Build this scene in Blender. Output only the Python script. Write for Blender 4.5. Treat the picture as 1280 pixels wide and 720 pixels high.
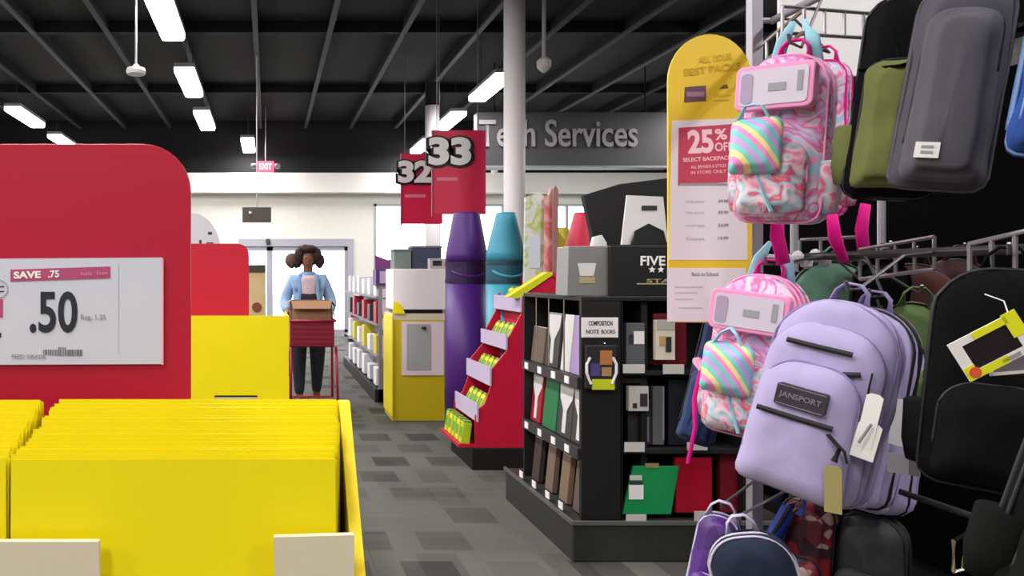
import bpy, math, random
from mathutils import Vector, Matrix, Euler, noise
random.seed(7)
C = bpy.context.scene.collection
for o in list(bpy.data.objects): bpy.data.objects.remove(o)
# ------------------------------------------------------------------ camera
F, CX, CY, CH = 1000.0, 335.0, 345.0, 1.36       # focal px, vanishing point, eye height
cam = bpy.data.cameras.new('camera'); cam.sensor_width = 36; cam.lens = 36*F/1280
cam.shift_x = (640-CX)/1280; cam.shift_y = -(360-CY)/1280
cam.clip_start = .02; cam.clip_end = 200
co = bpy.data.objects.new('camera', cam); C.objects.link(co)
co.location = (0, 0, CH); co.rotation_euler = (math.pi/2, 0, 0)
sc = bpy.context.scene; sc.camera = co
# ------------------------------------------------------------------ world, exposure
w = bpy.data.worlds.new('World'); sc.world = w; w.use_nodes = True
w.node_tree.nodes['Background'].inputs[0].default_value = (.86, .95, 1, 1)
w.node_tree.nodes['Background'].inputs[1].default_value = 3.0
sc.view_settings.view_transform = 'Standard'; sc.view_settings.look = 'None'
sc.view_settings.gamma = 1; sc.view_settings.use_curve_mapping = False
sc.view_settings.exposure = 1.3
LAMP_W = 30.0
def P(px, py, D):                                 # a point at distance D seen at a pixel
    return Vector(((px-CX)/F*D, D, CH-(py-CY)/F*D))
def XX(px, D): return (px-CX)/F*D
def ZZ(py, D): return CH-(py-CY)/F*D
# ------------------------------------------------------------------ materials
def lin(c):
    return tuple(((v/255)/12.92 if v/255 <= .04045 else ((v/255+.055)/1.055)**2.4) for v in c)+(1,)
MATS = {}
def mat(name, rgb, rough=.6, metal=0, bump=0, bscale=200, emit=0, var=0, vscale=8, spec=.4, coat=0, sheen=0):
    if name in MATS: return MATS[name]
    m = bpy.data.materials.new(name); m.use_nodes = True; nt = m.node_tree
    b = nt.nodes['Principled BSDF']; c = lin(rgb)
    b.inputs['Base Color'].default_value = c; b.inputs['Roughness'].default_value = rough
    b.inputs['Metallic'].default_value = metal; b.inputs['Specular IOR Level'].default_value = spec
    if coat: b.inputs['Coat Weight'].default_value = coat
    if sheen: b.inputs['Sheen Weight'].default_value = sheen
    tc = nt.nodes.new('ShaderNodeTexCoord')
    if emit:
        b.inputs['Emission Color'].default_value = c; b.inputs['Emission Strength'].default_value = emit
    if var:
        n = nt.nodes.new('ShaderNodeTexNoise'); n.inputs['Scale'].default_value = vscale; n.inputs['Detail'].default_value = 4
        nt.links.new(tc.outputs['Object'], n.inputs['Vector'])
        r = nt.nodes.new('ShaderNodeValToRGB'); r.color_ramp.elements[0].position = .3; r.color_ramp.elements[1].position = .7
        r.color_ramp.elements[0].color = tuple(v*(1-var) for v in c[:3])+(1,)
        r.color_ramp.elements[1].color = tuple(min(1, v*(1+var)) for v in c[:3])+(1,)
        nt.links.new(n.outputs[0], r.inputs[0]); nt.links.new(r.outputs[0], b.inputs['Base Color'])
    if bump:
        n2 = nt.nodes.new('ShaderNodeTexNoise'); n2.inputs['Scale'].default_value = bscale
        nt.links.new(tc.outputs['Object'], n2.inputs['Vector'])
        bp = nt.nodes.new('ShaderNodeBump'); bp.inputs['Strength'].default_value = bump; bp.inputs['Distance'].default_value = .004
        nt.links.new(n2.outputs[0], bp.inputs['Height']); nt.links.new(bp.outputs[0], b.inputs['Normal'])
    MATS[name] = m; return m
def pattern(name, cols, scale=9, kind='noise', distort=1.5, rough=.5, stops=None):
    if name in MATS: return MATS[name]
    m = bpy.data.materials.new(name); m.use_nodes = True; nt = m.node_tree; b = nt.nodes['Principled BSDF']
    b.inputs['Roughness'].default_value = rough
    tc = nt.nodes.new('ShaderNodeTexCoord')
    if kind == 'noise':
        n = nt.nodes.new('ShaderNodeTexNoise'); n.inputs['Scale'].default_value = scale
        n.inputs['Distortion'].default_value = distort; n.inputs['Detail'].default_value = 1.5; out = n.outputs[0]
    elif kind == 'voronoi':
        n = nt.nodes.new('ShaderNodeTexVoronoi'); n.inputs['Scale'].default_value = scale
        s = nt.nodes.new('ShaderNodeSeparateColor'); nt.links.new(n.outputs['Color'], s.inputs[0]); out = s.outputs[0]
    elif kind == 'dots':
        n = nt.nodes.new('ShaderNodeTexVoronoi'); n.inputs['Scale'].default_value = scale; out = n.outputs['Distance']
    else:
        n = nt.nodes.new('ShaderNodeTexWave'); n.wave_type = 'BANDS'; n.bands_direction = 'DIAGONAL'; n.wave_profile = 'SAW'
        n.inputs['Scale'].default_value = scale; n.inputs['Distortion'].default_value = distort; out = n.outputs['Fac']
    nt.links.new(tc.outputs['Object'], n.inputs['Vector'])
    r = nt.nodes.new('ShaderNodeValToRGB'); cr = r.color_ramp; cr.interpolation = 'CONSTANT' if kind != 'noise' else 'B_SPLINE'
    if kind == 'noise': cr.interpolation = 'LINEAR'
    k = len(cols)
    pos = stops or [(.30+.42*i/(k-1) if kind == 'noise' else i/k) for i in range(k)]
    cr.elements[0].position = pos[0]; cr.elements[0].color = lin(cols[0])
    cr.elements[1].position = pos[1]; cr.elements[1].color = lin(cols[1])
    for i in range(2, k):
        e = cr.elements.new(pos[i]); e.color = lin(cols[i])
    nt.links.new(out, r.inputs[0]); nt.links.new(r.outputs[0], b.inputs['Base Color'])
    MATS[name] = m; return m
def fabric(name, rgb, var=.12): return mat(name, rgb, rough=.85, bump=.2, bscale=500, var=var, vscale=14, spec=(.06 if sum(rgb) < 90 else .2), sheen=(0 if sum(rgb) < 90 else .05))
def glassy(name, tint=(1, 1, 1), t=.85):
    m = bpy.data.materials.new(name); m.use_nodes = True; nt = m.node_tree
    nt.nodes.remove(nt.nodes['Principled BSDF'])
    a = nt.nodes.new('ShaderNodeBsdfTransparent'); a.inputs[0].default_value = tint+(1,)
    g = nt.nodes.new('ShaderNodeBsdfGlossy'); g.inputs['Roughness'].default_value = .08
    mx = nt.nodes.new('ShaderNodeMixShader'); mx.inputs[0].default_value = 1-t
    nt.links.new(a.outputs[0], mx.inputs[1]); nt.links.new(g.outputs[0], mx.inputs[2])
    nt.links.new(mx.outputs[0], nt.nodes['Material Output'].inputs[0]); return m
black = mat('black plastic', (22, 22, 23), .5); blackm = mat('black metal', (30, 30, 31), .45)
white = mat('white paper', (232, 230, 232), .6); offw = mat('cream board', (214, 203, 176), .7)
red = mat('red board', (176, 20, 50), .42, var=.04, vscale=2); yel = mat('yellow card', (240, 222, 0), .45, var=.03, vscale=5)
yelin = mat('yellow side board', (226, 200, 30), .6); chrome = mat('chrome wire', (190, 190, 192), .25, 1)
greym = mat('grey metal post', (150, 146, 156), .4, .3); wall_m = mat('white wall paint', (222, 222, 214), .8, var=.02)
dtext = mat('dark print', (45, 47, 52), .6); gtext = mat('grey print', (150, 150, 156), .6); wtext = mat('white print', (240, 238, 240), .6)
pinkp = mat('faded red print', (186, 78, 110), .6); glass_m = glassy('window glass', (.97, 1, 1), .9)
lilac = mat('lilac price strip', (190, 175, 205), .6); kraft = mat('kraft cardboard', (146, 108, 80), .8, var=.08)
# ------------------------------------------------------------------ mesh helpers
def wloc(o):
    v = Vector((0, 0, 0))
    while o: v += o.location; o = o.parent
    return v
class M:
    def __init__(s): s.v = []; s.f = []
    def add(s, vs, fs):
        n = len(s.v); s.v += [Vector(v) for v in vs]; s.f += [tuple(i+n for i in f) for f in fs]; return s
    def box(s, x0, x1, y0, y1, z0, z1):
        return s.add([(x0,y0,z0),(x1,y0,z0),(x1,y1,z0),(x0,y1,z0),(x0,y0,z1),(x1,y0,z1),(x1,y1,z1),(x0,y1,z1)],
                     [(0,3,2,1),(4,5,6,7),(0,1,5,4),(1,2,6,5),(2,3,7,6),(3,0,4,7)])
    def prism(s, poly, y0, y1):                    # poly in (x,z), thickness along y
        n = len(poly)
        return s.add([(x,y0,z) for x,z in poly]+[(x,y1,z) for x,z in poly],
                     [tuple(range(n)), tuple(range(2*n-1,n-1,-1))]+[(i,i+n,(i+1)%n+n,(i+1)%n) for i in range(n)])
    def prismx(s, poly, x0, x1):                   # poly in (y,z)
        n = len(poly)
        return s.add([(x0,y,z) for y,z in poly]+[(x1,y,z) for y,z in poly],
                     [tuple(range(n)), tuple(range(2*n-1,n-1,-1))]+[(i,i+n,(i+1)%n+n,(i+1)%n) for i in range(n)])
    def tube(s, pts, r, n=8, closed=False, flat=None):
        pts = [Vector(p) for p in pts]; k = len(pts); rs = r if isinstance(r, (list, tuple)) else [r]*k
        vs = []; up = Vector((0, 0, 1))
        for i, p in enumerate(pts):
            a = pts[(i-1) % k] if (closed or i > 0) else p; b = pts[(i+1) % k] if (closed or i < k-1) else p
            t = (b-a).normalized()
            if abs(t.dot(up)) > .95: up2 = Vector((0, 1, 0))
            else: up2 = up
            u = t.cross(up2).normalized(); w_ = u.cross(t)
            fu, fw = flat if flat else (1, 1)
            for j in range(n):
                q = 2*math.pi*j/n; vs.append(p+u*math.cos(q)*rs[i]*fu+w_*math.sin(q)*rs[i]*fw)
        fs = []
        for i in range(k if closed else k-1):
            for j in range(n):
                a = i*n+j; b = i*n+(j+1) % n; c = ((i+1) % k)*n; fs.append((a, b, c+(j+1) % n, c+j))
        if not closed: fs += [tuple(range(n-1, -1, -1)), tuple((k-1)*n+j for j in range(n))]
        return s.add(vs, fs)
    def lathe(s, prof, c=(0, 0, 0), n=28):         # prof list (r,z)
        vs = []
        for r, z in prof:
            for j in range(n):
                q = 2*math.pi*j/n; vs.append((c[0]+r*math.cos(q), c[1]+r*math.sin(q), c[2]+z))
        fs = [(i*n+j, i*n+(j+1) % n, (i+1)*n+(j+1) % n, (i+1)*n+j) for i in range(len(prof)-1) for j in range(n)]
        fs += [tuple(range(n-1, -1, -1)), tuple((len(prof)-1)*n+j for j in range(n))]
        return s.add(vs, fs)
    def build(s, name, m, parent=None, bevel=0, smooth=False, local=False, sub=0, loc=None):
        me = bpy.data.meshes.new(name)
        if parent is not None: off = Vector((0, 0, 0)) if local else wloc(parent)
        else: off = Vector(loc) if loc is not None else Vector((0, 0, 0))
        me.from_pydata([tuple(v-off) for v in s.v], [], s.f); me.update()
        me.materials.append(m)
        if smooth: me.polygons.foreach_set('use_smooth', [True]*len(me.polygons))
        o = bpy.data.objects.new(name, me); C.objects.link(o)
        if parent is not None: o.parent = parent
        elif loc is not None: o.location = loc
        if bevel:
            b = o.modifiers.new('bevel', 'BEVEL'); b.width = bevel; b.segments = 2; b.limit_method = 'ANGLE'
        if sub:
            b = o.modifiers.new('sub', 'SUBSURF'); b.levels = sub; b.render_levels = sub
        return o
def tag(o, label, cat, group=None, kind=None):
    o['label'] = label; o['category'] = cat
    if group: o['group'] = group
    if kind: o['kind'] = kind
    return o
def thing(name, label, cat, loc, rot=(0, 0, 0), group=None):
    o = bpy.data.objects.new(name, None); C.objects.link(o); o.location = loc; o.rotation_euler = rot
    o.empty_display_size = .1
    return tag(o, label, cat, group)
def struct(name, b, m, **k):
    o = b.build(name, m, **k)
    if o.parent is None: o['kind'] = 'structure'
    return o
def text(s, parent, m, center, height, width=None, rot=(math.pi/2, 0, 0), bold=0, depth=.0006, name='lettering', local=False, align='C'):
    cu = bpy.data.curves.new('t', 'FONT'); cu.body = s; cu.offset = bold; cu.extrude = 0; cu.resolution_u = 4
    to = bpy.data.objects.new('t', cu); C.objects.link(to)
    me = bpy.data.meshes.new_from_object(to); bpy.data.objects.remove(to)
    xs = [v.co.x for v in me.vertices]; ys = [v.co.y for v in me.vertices]
    sx0, sx1, sy0, sy1 = min(xs), max(xs), min(ys), max(ys); ky = height/(sy1-sy0)
    kx = width/(sx1-sx0) if width else ky
    cx = (sx0+sx1)/2
    for v in me.vertices: v.co = Vector(((v.co.x-cx)*kx, (v.co.y-(sy0+sy1)/2)*ky, 0))
    me.polygons.foreach_set('use_smooth', [False]*len(me.polygons)); me.materials.clear(); me.materials.append(m); me.name = name
    o = bpy.data.objects.new(name, me); C.objects.link(o); o.rotation_euler = rot
    so = o.modifiers.new('s', 'SOLIDIFY'); so.thickness = depth; so.offset = 1
    if parent is not None:
        o.parent = parent; o.location = Vector(center) if local else Vector(center)-wloc(parent)
    else: o.location = center
    return o
def copy_tree(o, parent=None, **tags):
    c = o.copy(); C.objects.link(c); c.parent = parent
    for k, v in tags.items(): c[k] = v
    for ch in list(o.children): copy_tree(ch, c)
    return c
def rrect(x0, x1, z0, z1, r, n=6, corners=(1, 1, 1, 1)):     # bl br tr tl
    pts = []
    for (cx, cz, a0, on, kx, kz) in ((x0+r, z0+r, 180, corners[0], x0, z0), (x1-r, z0+r, 270, corners[1], x1, z0), (x1-r, z1-r, 0, corners[2], x1, z1), (x0+r, z1-r, 90, corners[3], x0, z1)):
        if not on: pts.append((kx, kz)); continue
        for i in range(n+1):
            a = math.radians(a0+90*i/n); pts.append((cx+r*math.cos(a), cz+r*math.sin(a)))
    return pts
# ------------------------------------------------------------------ the setting
CEIL = 4.85; YB = 18.0; XL, XR, YF = -9.0, 11.0, -5.0
cm = bpy.data.materials.new('carpet'); cm.use_nodes = True; nt = cm.node_tree; b = nt.nodes['Principled BSDF']
geo = nt.nodes.new('ShaderNodeNewGeometry'); b.inputs['Roughness'].default_value = .95; b.inputs['Specular IOR Level'].default_value = .15
def brick(rotdeg, bw, rh, off, sx, c1, c2, mort):
    mp = nt.nodes.new('ShaderNodeMapping'); mp.inputs['Rotation'].default_value = (0, 0, math.radians(rotdeg)); mp.inputs['Location'].default_value = (off, off*.7, 0)
    nt.links.new(geo.outputs['Position'], mp.inputs['Vector'])
    t = nt.nodes.new('ShaderNodeTexBrick'); nt.links.new(mp.outputs[0], t.inputs['Vector'])
    t.inputs['Scale'].default_value = 1; t.inputs['Brick Width'].default_value = bw; t.inputs['Row Height'].default_value = rh
    t.inputs['Mortar Size'].default_value = sx; t.inputs['Mortar Smooth'].default_value = 0; t.inputs['Bias'].default_value = 0
    t.offset = .37; t.inputs['Color1'].default_value = c1; t.inputs['Color2'].default_value = c2; t.inputs['Mortar'].default_value = mort
    return t
g = lambda v: (v, v, v, 1)
t1 = brick(0, .40, .44, .1, .075, g(.38), g(.95), g(1.0)); t2 = brick(90, .52, .30, .33, .05, g(.55), g(1.0), g(.9))
t3 = brick(0, .9, .11, .2, .01, g(.82), g(1.0), g(.9))
def mul(a, b_):
    mx = nt.nodes.new('ShaderNodeMix'); mx.data_type = 'RGBA'; mx.blend_type = 'MULTIPLY'; mx.inputs[0].default_value = 1
    nt.links.new(a, mx.inputs[6]); nt.links.new(b_, mx.inputs[7]); return mx.outputs[2]
o1 = mul(mul(t1.outputs[0], t2.outputs[0]), t3.outputs[0])
rp = nt.nodes.new('ShaderNodeValToRGB'); rp.color_ramp.elements[0].position = .18; rp.color_ramp.elements[1].position = .72
rp.color_ramp.elements[0].color = lin((52, 52, 51)); rp.color_ramp.elements[1].color = lin((98, 97, 93))
nt.links.new(o1, rp.inputs[0])
nz = nt.nodes.new('ShaderNodeTexNoise'); nz.inputs['Scale'].default_value = 260; nt.links.new(geo.outputs['Position'], nz.inputs['Vector'])
bp = nt.nodes.new('ShaderNodeBump'); bp.inputs['Strength'].default_value = .6; bp.inputs['Distance'].default_value = .004
nt.links.new(nz.outputs[0], bp.inputs['Height']); nt.links.new(bp.outputs[0], b.inputs['Normal']); nt.links.new(rp.outputs[0], b.inputs['Base Color'])
floor = struct('floor', M().box(XL, XR, YF, YB+.2, -.1, -.004), cm)
tile_me = M().box(.002, .498, .002, .498, -.005, 0)
n = 0; tme = None
for i in range(-1, 8):
    for j in range(3, 27):
        x, y = i*.5-.5, j*.5
        o = M().box(.0006, .4994, .0006, .4994, -.006, 0).build('carpet_tile', cm, floor, local=True) if tme is None else None
        if o is None:
            o = bpy.data.objects.new('carpet_tile', tme); C.objects.link(o); o.parent = floor
        else: tme = o.data
        o.location = (x, y, 0)
carpet_back = struct('floor_carpet', M().box(XL, -1, YF, YB, -.006, 0).box(3.5, XR, YF, YB, -.006, 0).box(-1, 3.5, YF, 1.5, -.006, 0).box(-1, 3.5, 13.5, YB, -.006, 0), cm)
ceilm = mat('dark ceiling paint', (22, 22, 24), .9)
struct('ceiling', M().box(XL, XR, YF, YB+.2, CEIL, CEIL+.1), ceilm)
# back wall with openings: door X -.63..1.89, windows 2.4..8
DX0, DX1, DZ = -.66, 1.92, 2.12; WX0, WX1, WZ0, WZ1 = 2.38, 8.2, .55, 2.98
bw = M().box(XL, DX0, YB, YB+.2, 0, 3.9).box(DX0, DX1, YB, YB+.2, DZ, 3.9).box(DX1, WX0, YB, YB+.2, 0, 3.9)
bw.box(WX0, WX1, YB, YB+.2, 0, WZ0).box(WX0, WX1, YB, YB+.2, WZ1, 3.9).box(WX1, XR, YB, YB+.2, 0, 3.9)
struct('wall_back', bw, wall_m)
struct('trim_1', M().box(XL, XR, YB-.35, YB, 3.2, 3.64), mat('white bulkhead paint', (232, 230, 226), .7), bevel=.01)
struct('wall_upper', M().box(XL, XR, YB-.02, YB+.2, 3.64, CEIL), ceilm)
struct('baseboard_back', M().box(XL, DX0, YB-.015, YB, 0, .1).box(DX1, XR, YB-.015, YB, 0, .1), blackm)
sidem = mat('side wall paint', (150, 148, 146), .8)
struct('wall_left', M().box(XL-.2, XL, YF, YB+.2, 0, CEIL), sidem); struct('wall_right', M().box(XR, XR+.2, YF, YB+.2, 0, CEIL), sidem)
struct('wall_front', M().box(XL, XR, YF-.2, YF, 0, CEIL), sidem)
alu = mat('aluminium frame', (172, 172, 184), .5, .2)
dr = struct('door_1', M().box(DX0, DX1, YB-.04, YB+.1, 2.02, 2.2).box(DX0, DX0+.1, YB-.04, YB+.1, 0, 2.02).box(DX1-.13, DX1, YB-.04, YB+.1, 0, 2.02), alu, bevel=.008)
for x0, x1 in ((DX0+.1, .04), (.04, DX1-.13)):
    lf = M().box(x0, x1, YB, YB+.05, 1.93, 2.02).box(x0, x1, YB, YB+.05, 0, .16).box(x0, x0+.07, YB, YB+.05, 0, 2.02).box(x1-.07, x1, YB, YB+.05, 0, 2.02).build('door_leaf', alu, dr)
    M().box(x0+.05, x1-.05, YB+.02, YB+.03, .12, 1.96).build('pane', glass_m, lf)
    M().tube([(x1-.12 if x0 < 0 else x0+.12, YB-.03, .9), (x1-.12 if x0 < 0 else x0+.12, YB-.03, 1.2)], .015).build('door_handle', chrome, lf)
wn = struct('window_1', M().box(WX0, WX1, YB-.01, YB+.1, WZ0, WZ0+.07).box(WX0, WX1, YB-.01, YB+.1, WZ1-.05, WZ1).box(WX0, WX0+.06, YB-.01, YB+.1, WZ0, WZ1).box(WX1-.06, WX1, YB-.01, YB+.1, WZ0, WZ1), alu)
k = 4
for i in range(k):
    a = WX0+.03+(WX1-WX0-.06)*i/k; bb = WX0+.03+(WX1-WX0-.06)*(i+1)/k
    M().box(a, bb, YB+.04, YB+.05, WZ0+.05, WZ1-.04).build('pane', glass_m, wn)
    if i: M().box(a-.03, a+.03, YB, YB+.1, WZ0+.07, WZ1-.05).build('mullion', alu, wn)
ogr = struct('ground_outside', M().box(-30, 40, YB+.2, 60, -.15, -.05), mat('pale pavement', (190, 188, 180), .9, var=.1, vscale=1))
# roof joists: real bottom chords running along the aisle
jm = mat('grey steel joist', (54, 53, 56), .7); jd = mat('dark beam steel', (17, 17, 19), .9)
for i in range(-8, 11):
    x = -.17+1.01*i
    if not XL < x < XR: continue
    j = struct('trim_%d' % (i+12), M().box(x-.035, x+.035, YF, YB-.1, 4.66, 4.69), jm)
    M().box(x-.006, x+.006, YF, YB-.1, 4.69, CEIL).build('joist_web', jd, j)
for i, y in enumerate((-2, 2.5, 7.4, 11.0, 14.6)):
    struct('trim_%d' % (40+i), M().box(XL, XR, y-.05, y+.05, 4.695, CEIL), jd)
# white structural columns, painted black at the top
colw = mat('white column paint', (236, 230, 234), .5)
for i, (px, D, r, lab) in enumerate(((643, 8.0, .104, ''), (540.5, 13.0, .115, ''))):
    x = XX(px, D)
    c_ = struct('trim_%d' % (50+i), M().lathe([(r, 0), (r, 4.12)], (x, D, 0)), colw, smooth=False)
    c_.data.polygons.foreach_set('use_smooth', [len(p.vertices) == 4 for p in c_.data.polygons])
    M().lathe([(r+.001, 4.12), (r+.001, 4.5)], (x, D, 0)).build('column_top', jd, c_)
    M().lathe([(r+.04, 0), (r+.04, .12), (r+.005, .14)], (x, D, 0)).build('column_base', black, c_)
# ------------------------------------------------------------------ ceiling lights
tube_em = mat('lamp diffuser', (255, 250, 248), .5, emit=7); housing = mat('lamp housing', (150, 150, 152), .5)
def strip(x, y, label, on=1.0, L=1.5):
    t = thing('ceiling_light', label, 'ceiling light', (x, y, 4.12), group='long strip lights under the dark ceiling')
    M().box(x-.14, x+.14, y-L/2, y+L/2, 4.17, 4.23).build('housing', housing, t, bevel=.01)  # housing and diffuser widened so their shape imitates the lamp's bloom
    M().prism(rrect(x-.135, x+.135, 4.09, 4.17, .03, 3, (1, 1, 0, 0)), y-L/2+.02, y+L/2-.02).build('diffuser', tube_em, t)
    M().tube([(x, y-L/3, 4.23), (x, y-L/3, CEIL+.01)], .006).tube([(x, y+L/3, 4.23), (x, y+L/3, CEIL+.01)], .006).build('hanger', jm, t)
    l = bpy.data.lights.new('lamp', 'AREA'); l.shape = 'RECTANGLE'; l.size = .24; l.size_y = L-.1; l.energy = LAMP_W*on
    l.color = (1, .965, .94); lo = bpy.data.objects.new('lamp', l); C.objects.link(lo); lo.parent = t; lo.location = (0, 0, -.045)
GEN = 'strip light hanging under the dark ceiling outside the view, behind or beside the camera'
strip(-1.10, 8.55, 'largest and nearest strip light, cut by the top edge of the photo')
strip(-1.13, 11.5, 'second strip light of the row above the rounded red header')
strip(-1.13, 14.3, 'third strip light of the row above the rounded red header')
strip(-.42, 17.0, 'short looking far strip light above the white wall near the exit sign')
strip(-4.24, 14.0, 'long strip light at far left above the big red header')
strip(-4.24, 16.6, 'strip light half hidden behind the top edge of the big red header')
strip(3.28, 11.8, 'strip light just left of the white column')
strip(3.26, 14.4, 'thin strip light right above the aisle 33 sign')
strip(3.30, 17.1, 'far strip light peeking out between the two aisle signs')
strip(7.1, 14.5, 'strip light touching the left edge of the yellow arched sign')
strip(7.1, 9.6, 'strip light seen through the wire rail above the pink backpacks')
strip(7.1, 12.0, 'strip light hidden behind the yellow arched sale sign')
for x, ys in ((-1.13, (5.7, 2.9, .1, -2.7)), (-4.24, (11.2, 8.4, 5.6, 2.8, 0, -2.8)), (3.28, (3.2, .2, -2.8)), (-7.2, (2, 6, 10, 14))):
    for y in ys: strip(x, y, GEN)
# ------------------------------------------------------------------ hanging things
def pendant(name, label, px, py, D, r, prof, rod):
    p = P(px, py, D); t = thing(name, label, 'sensor', p)
    M().lathe(prof, p).build('sensor_head', mat('sensor plastic', (205, 205, 205), .5), t, smooth=False)
    M().tube([p+Vector((0, 0, .03)), (p.x, p.y, CEIL+.01)], rod).build('rod', mat('pale rod', (170, 168, 170), .5), t)
pendant('ceiling_sensor', 'white disc sensor on a thin rod above the big red header', 170, 88, 8, .1, [(.02, -.045), (.09, -.04), (.098, -.01), (.09, .02), (.04, .035), (.02, .06)], .011)
pendant('ceiling_sensor', 'small white drop shaped sensor on a rod right of the white column', 680, 80, 8, .07, [(.008, -.09), (.03, -.075), (.068, -.03), (.07, .03), (.045, .055), (.02, .07)], .02)
def aisle_sign(num, x0, x1, y0, y1, D, nx0, nx1, ny0, ny1, label, wires, pxl):
    a, b_ = XX(x0, D), XX(x1, D); z0, z1 = ZZ(y1, D), ZZ(y0, D)
    t = thing('aisle_sign', label, 'sign', ((a+b_)/2, D, z0), group='red hanging aisle number signs')
    M().box(a, b_, D-.012, D+.012, z0, z1).build('panel', mat('sign red', (216, 34, 78), .4), t, bevel=.003)
    M().box(a-.012, a+.004, D-.02, D+.02, z0-.02, z1).build('edge_strip', mat('sign edge', (150, 40, 70), .4), t)
    for wx in wires: M().tube([(XX(wx, D), D, z1-.03), (XX(wx, D), D, CEIL+.01)], .005).build('hanging_wire', mat('dark wire', (90, 90, 92), .5), t)
    cxn, czn = (XX(nx0, D)+XX(nx1, D))/2, (ZZ(ny0, D)+ZZ(ny1, D))/2; W, H = XX(nx1, D)-XX(nx0, D), ZZ(ny0, D)-ZZ(ny1, D)
    text(num, t, black, (cxn+.006, D-.014, czn-.006), H*1.16, W*1.16, bold=.11, depth=.012, name='number_backing')
    text(num, t, wtext, (cxn, D-.028, czn), H, W, bold=.05, depth=.012, name='number')
    for k_, (lx0, lx1, ly) in enumerate(pxl):
        M().box(XX(lx0, D), XX(lx1, D), D-.014, D-.012, ZZ(ly+2, D), ZZ(ly-2, D)).build('printed_line', mat('pale pink print', (224, 130, 150), .6), t)
aisle_sign('33', 541, 607, 163, 268, 9.0, 535, 588, 172, 207, 'nearer red hanging aisle sign with the number 33', (546, 597), ((546, 572, 224),))
aisle_sign('32', 502, 553, 192, 280, 10.7, 497, 540, 201, 229, 'farther red hanging aisle sign with the number 32, partly behind sign 33', (506, 549), ((506, 532, 245),))
# department sign
D = 13; t = thing('department_sign', 'long dark hanging sign with grey words Tech Services behind the white column', 'sign', (XX(715, D), D, ZZ(208, D)))
M().box(XX(597, D), XX(838, D), D, D+.25, ZZ(207, D), ZZ(140, D)).build('panel', mat('dark sign board', (56, 56, 60), .6), t, bevel=.01)
text('Tech Services', t, mat('grey letters', (128, 126, 130), .5), (XX(697, D), D-.012, ZZ(167, D)), 34*D/1000, 198*D/1000, bold=.012, depth=.03)
for wx in (620, 810): M().tube([(XX(wx, D), D+.1, ZZ(140, D)), (XX(wx, D), D+.1, CEIL+.01)], .012).build('hanging_rod', jd, t)
M().box(XX(600, D), XX(838, D), D-.02, D+.27, ZZ(209, D)-.01, ZZ(207, D)).build('lower_rail', mat('rail grey', (120, 120, 124), .5), t)
D = 16.5; p = P(618, 214, D); t = thing('dome_camera', 'tiny white dome camera under a dark bracket left of the column', 'camera', p)
M().lathe([(.02, -.06), (.06, -.04), (.07, 0), (.07, .03)], p).build('dome', white, t, smooth=True)
M().box(p.x-.2, p.x+.2, p.y-.06, p.y+.06, p.z+.03, p.z+.1).tube([p+Vector((0, 0, .1)), (p.x, p.y, CEIL+.01)], .03).build('bracket', black, t)
# exit sign
D = 16.5; p = P(332, 208, D); t = thing('exit_sign', 'small red lit exit sign above the entrance doors', 'sign', (p.x, D, p.z-.12))
M().box(p.x-.17, p.x+.17, D, D+.05, p.z-.11, p.z+.11).build('face', mat('lit red sign', (240, 70, 90), .5, emit=1.2), t, bevel=.01)
text('EXIT', t, mat('lit white letters', (255, 190, 195), .5, emit=1.0), (p.x, D-.004, p.z), .13, .26, bold=.03)
for s in (-1, 1): M().lathe([(.04, -.05), (.065, -.02), (.065, .03), (.04, .05)], (p.x+s*.24, D+.02, p.z+.01)).build('emergency_lamp', greym, t, smooth=True)
M().tube([(p.x-.25, D+.02, p.z), (p.x+.25, D+.02, p.z)], .015).tube([(p.x, D+.02, p.z+.1), (p.x, D+.02, CEIL+.01)], .012).build('bracket', greym, t)
# small dark hanging sign
D = 12; a, b_ = XX(303, D), XX(339, D); t = thing('hanging_sign', 'small dark grey sign hanging on one wire before the entrance wall', 'sign', ((a+b_)/2, D, ZZ(278, D)))
M().box(a, b_, D, D+.03, ZZ(278, D), ZZ(259, D)).build('panel', mat('olive grey sign', (72, 70, 62), .6), t, bevel=.004)
M().lathe([(.02, 0), (.022, .03)], (XX(313, D), D-.005, ZZ(267, D))).build('printed_mark', wtext, t)
M().tube([(XX(321, D), D+.015, ZZ(262, D)), (XX(321, D), D+.015, CEIL+.01)], .009).build('hanging_wire', mat('pale rod', (170, 168, 170), .5), t)
# speaker-like round knob above the door
p = P(335, 302, 17.9); tag(M().lathe([(.03, -.07), (.05, -.03), (.05, .05), (.02, .07)], p).build('door_sensor', mat('dark grey plastic', (70, 68, 66), .5), loc=p), 'small dark sensor on the wall above the left entrance door', 'sensor')
# ------------------------------------------------------------------ folder bins on the left
HX = -.089
def folder_mesh():
    b_ = M(); w_, h_ = .300, .235
    b_.add([(-w_/2, 0, 0), (w_/2, -.0013, 0), (w_/2-.002, -.0013, h_), (-w_/2, 0, h_), (-w_/2, .0007, 0), (w_/2, -.0006, 0), (w_/2-.002, -.0006, h_), (-w_/2, .0007, h_)],
           [(0, 1, 2, 3), (7, 6, 5, 4), (0, 4, 5, 1), (1, 5, 6, 2), (2, 6, 7, 3), (3, 7, 4, 0)])
    b_.add([(-w_/2, .0007, 0), (w_/2, .0018, 0), (w_/2, .0018, h_-.002), (-w_/2, .0007, h_-.002), (-w_/2, .0014, 0), (w_/2, .0025, 0), (w_/2, .0025, h_-.002), (-w_/2, .0014, h_-.002)],
           [(0, 1, 2, 3), (7, 6, 5, 4), (0, 4, 5, 1), (1, 5, 6, 2), (2, 6, 7, 3), (3, 7, 4, 0)])
    return b_
fproto = folder_mesh().build('paper_folder', yel, loc=(0, 0, 0))
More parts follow.
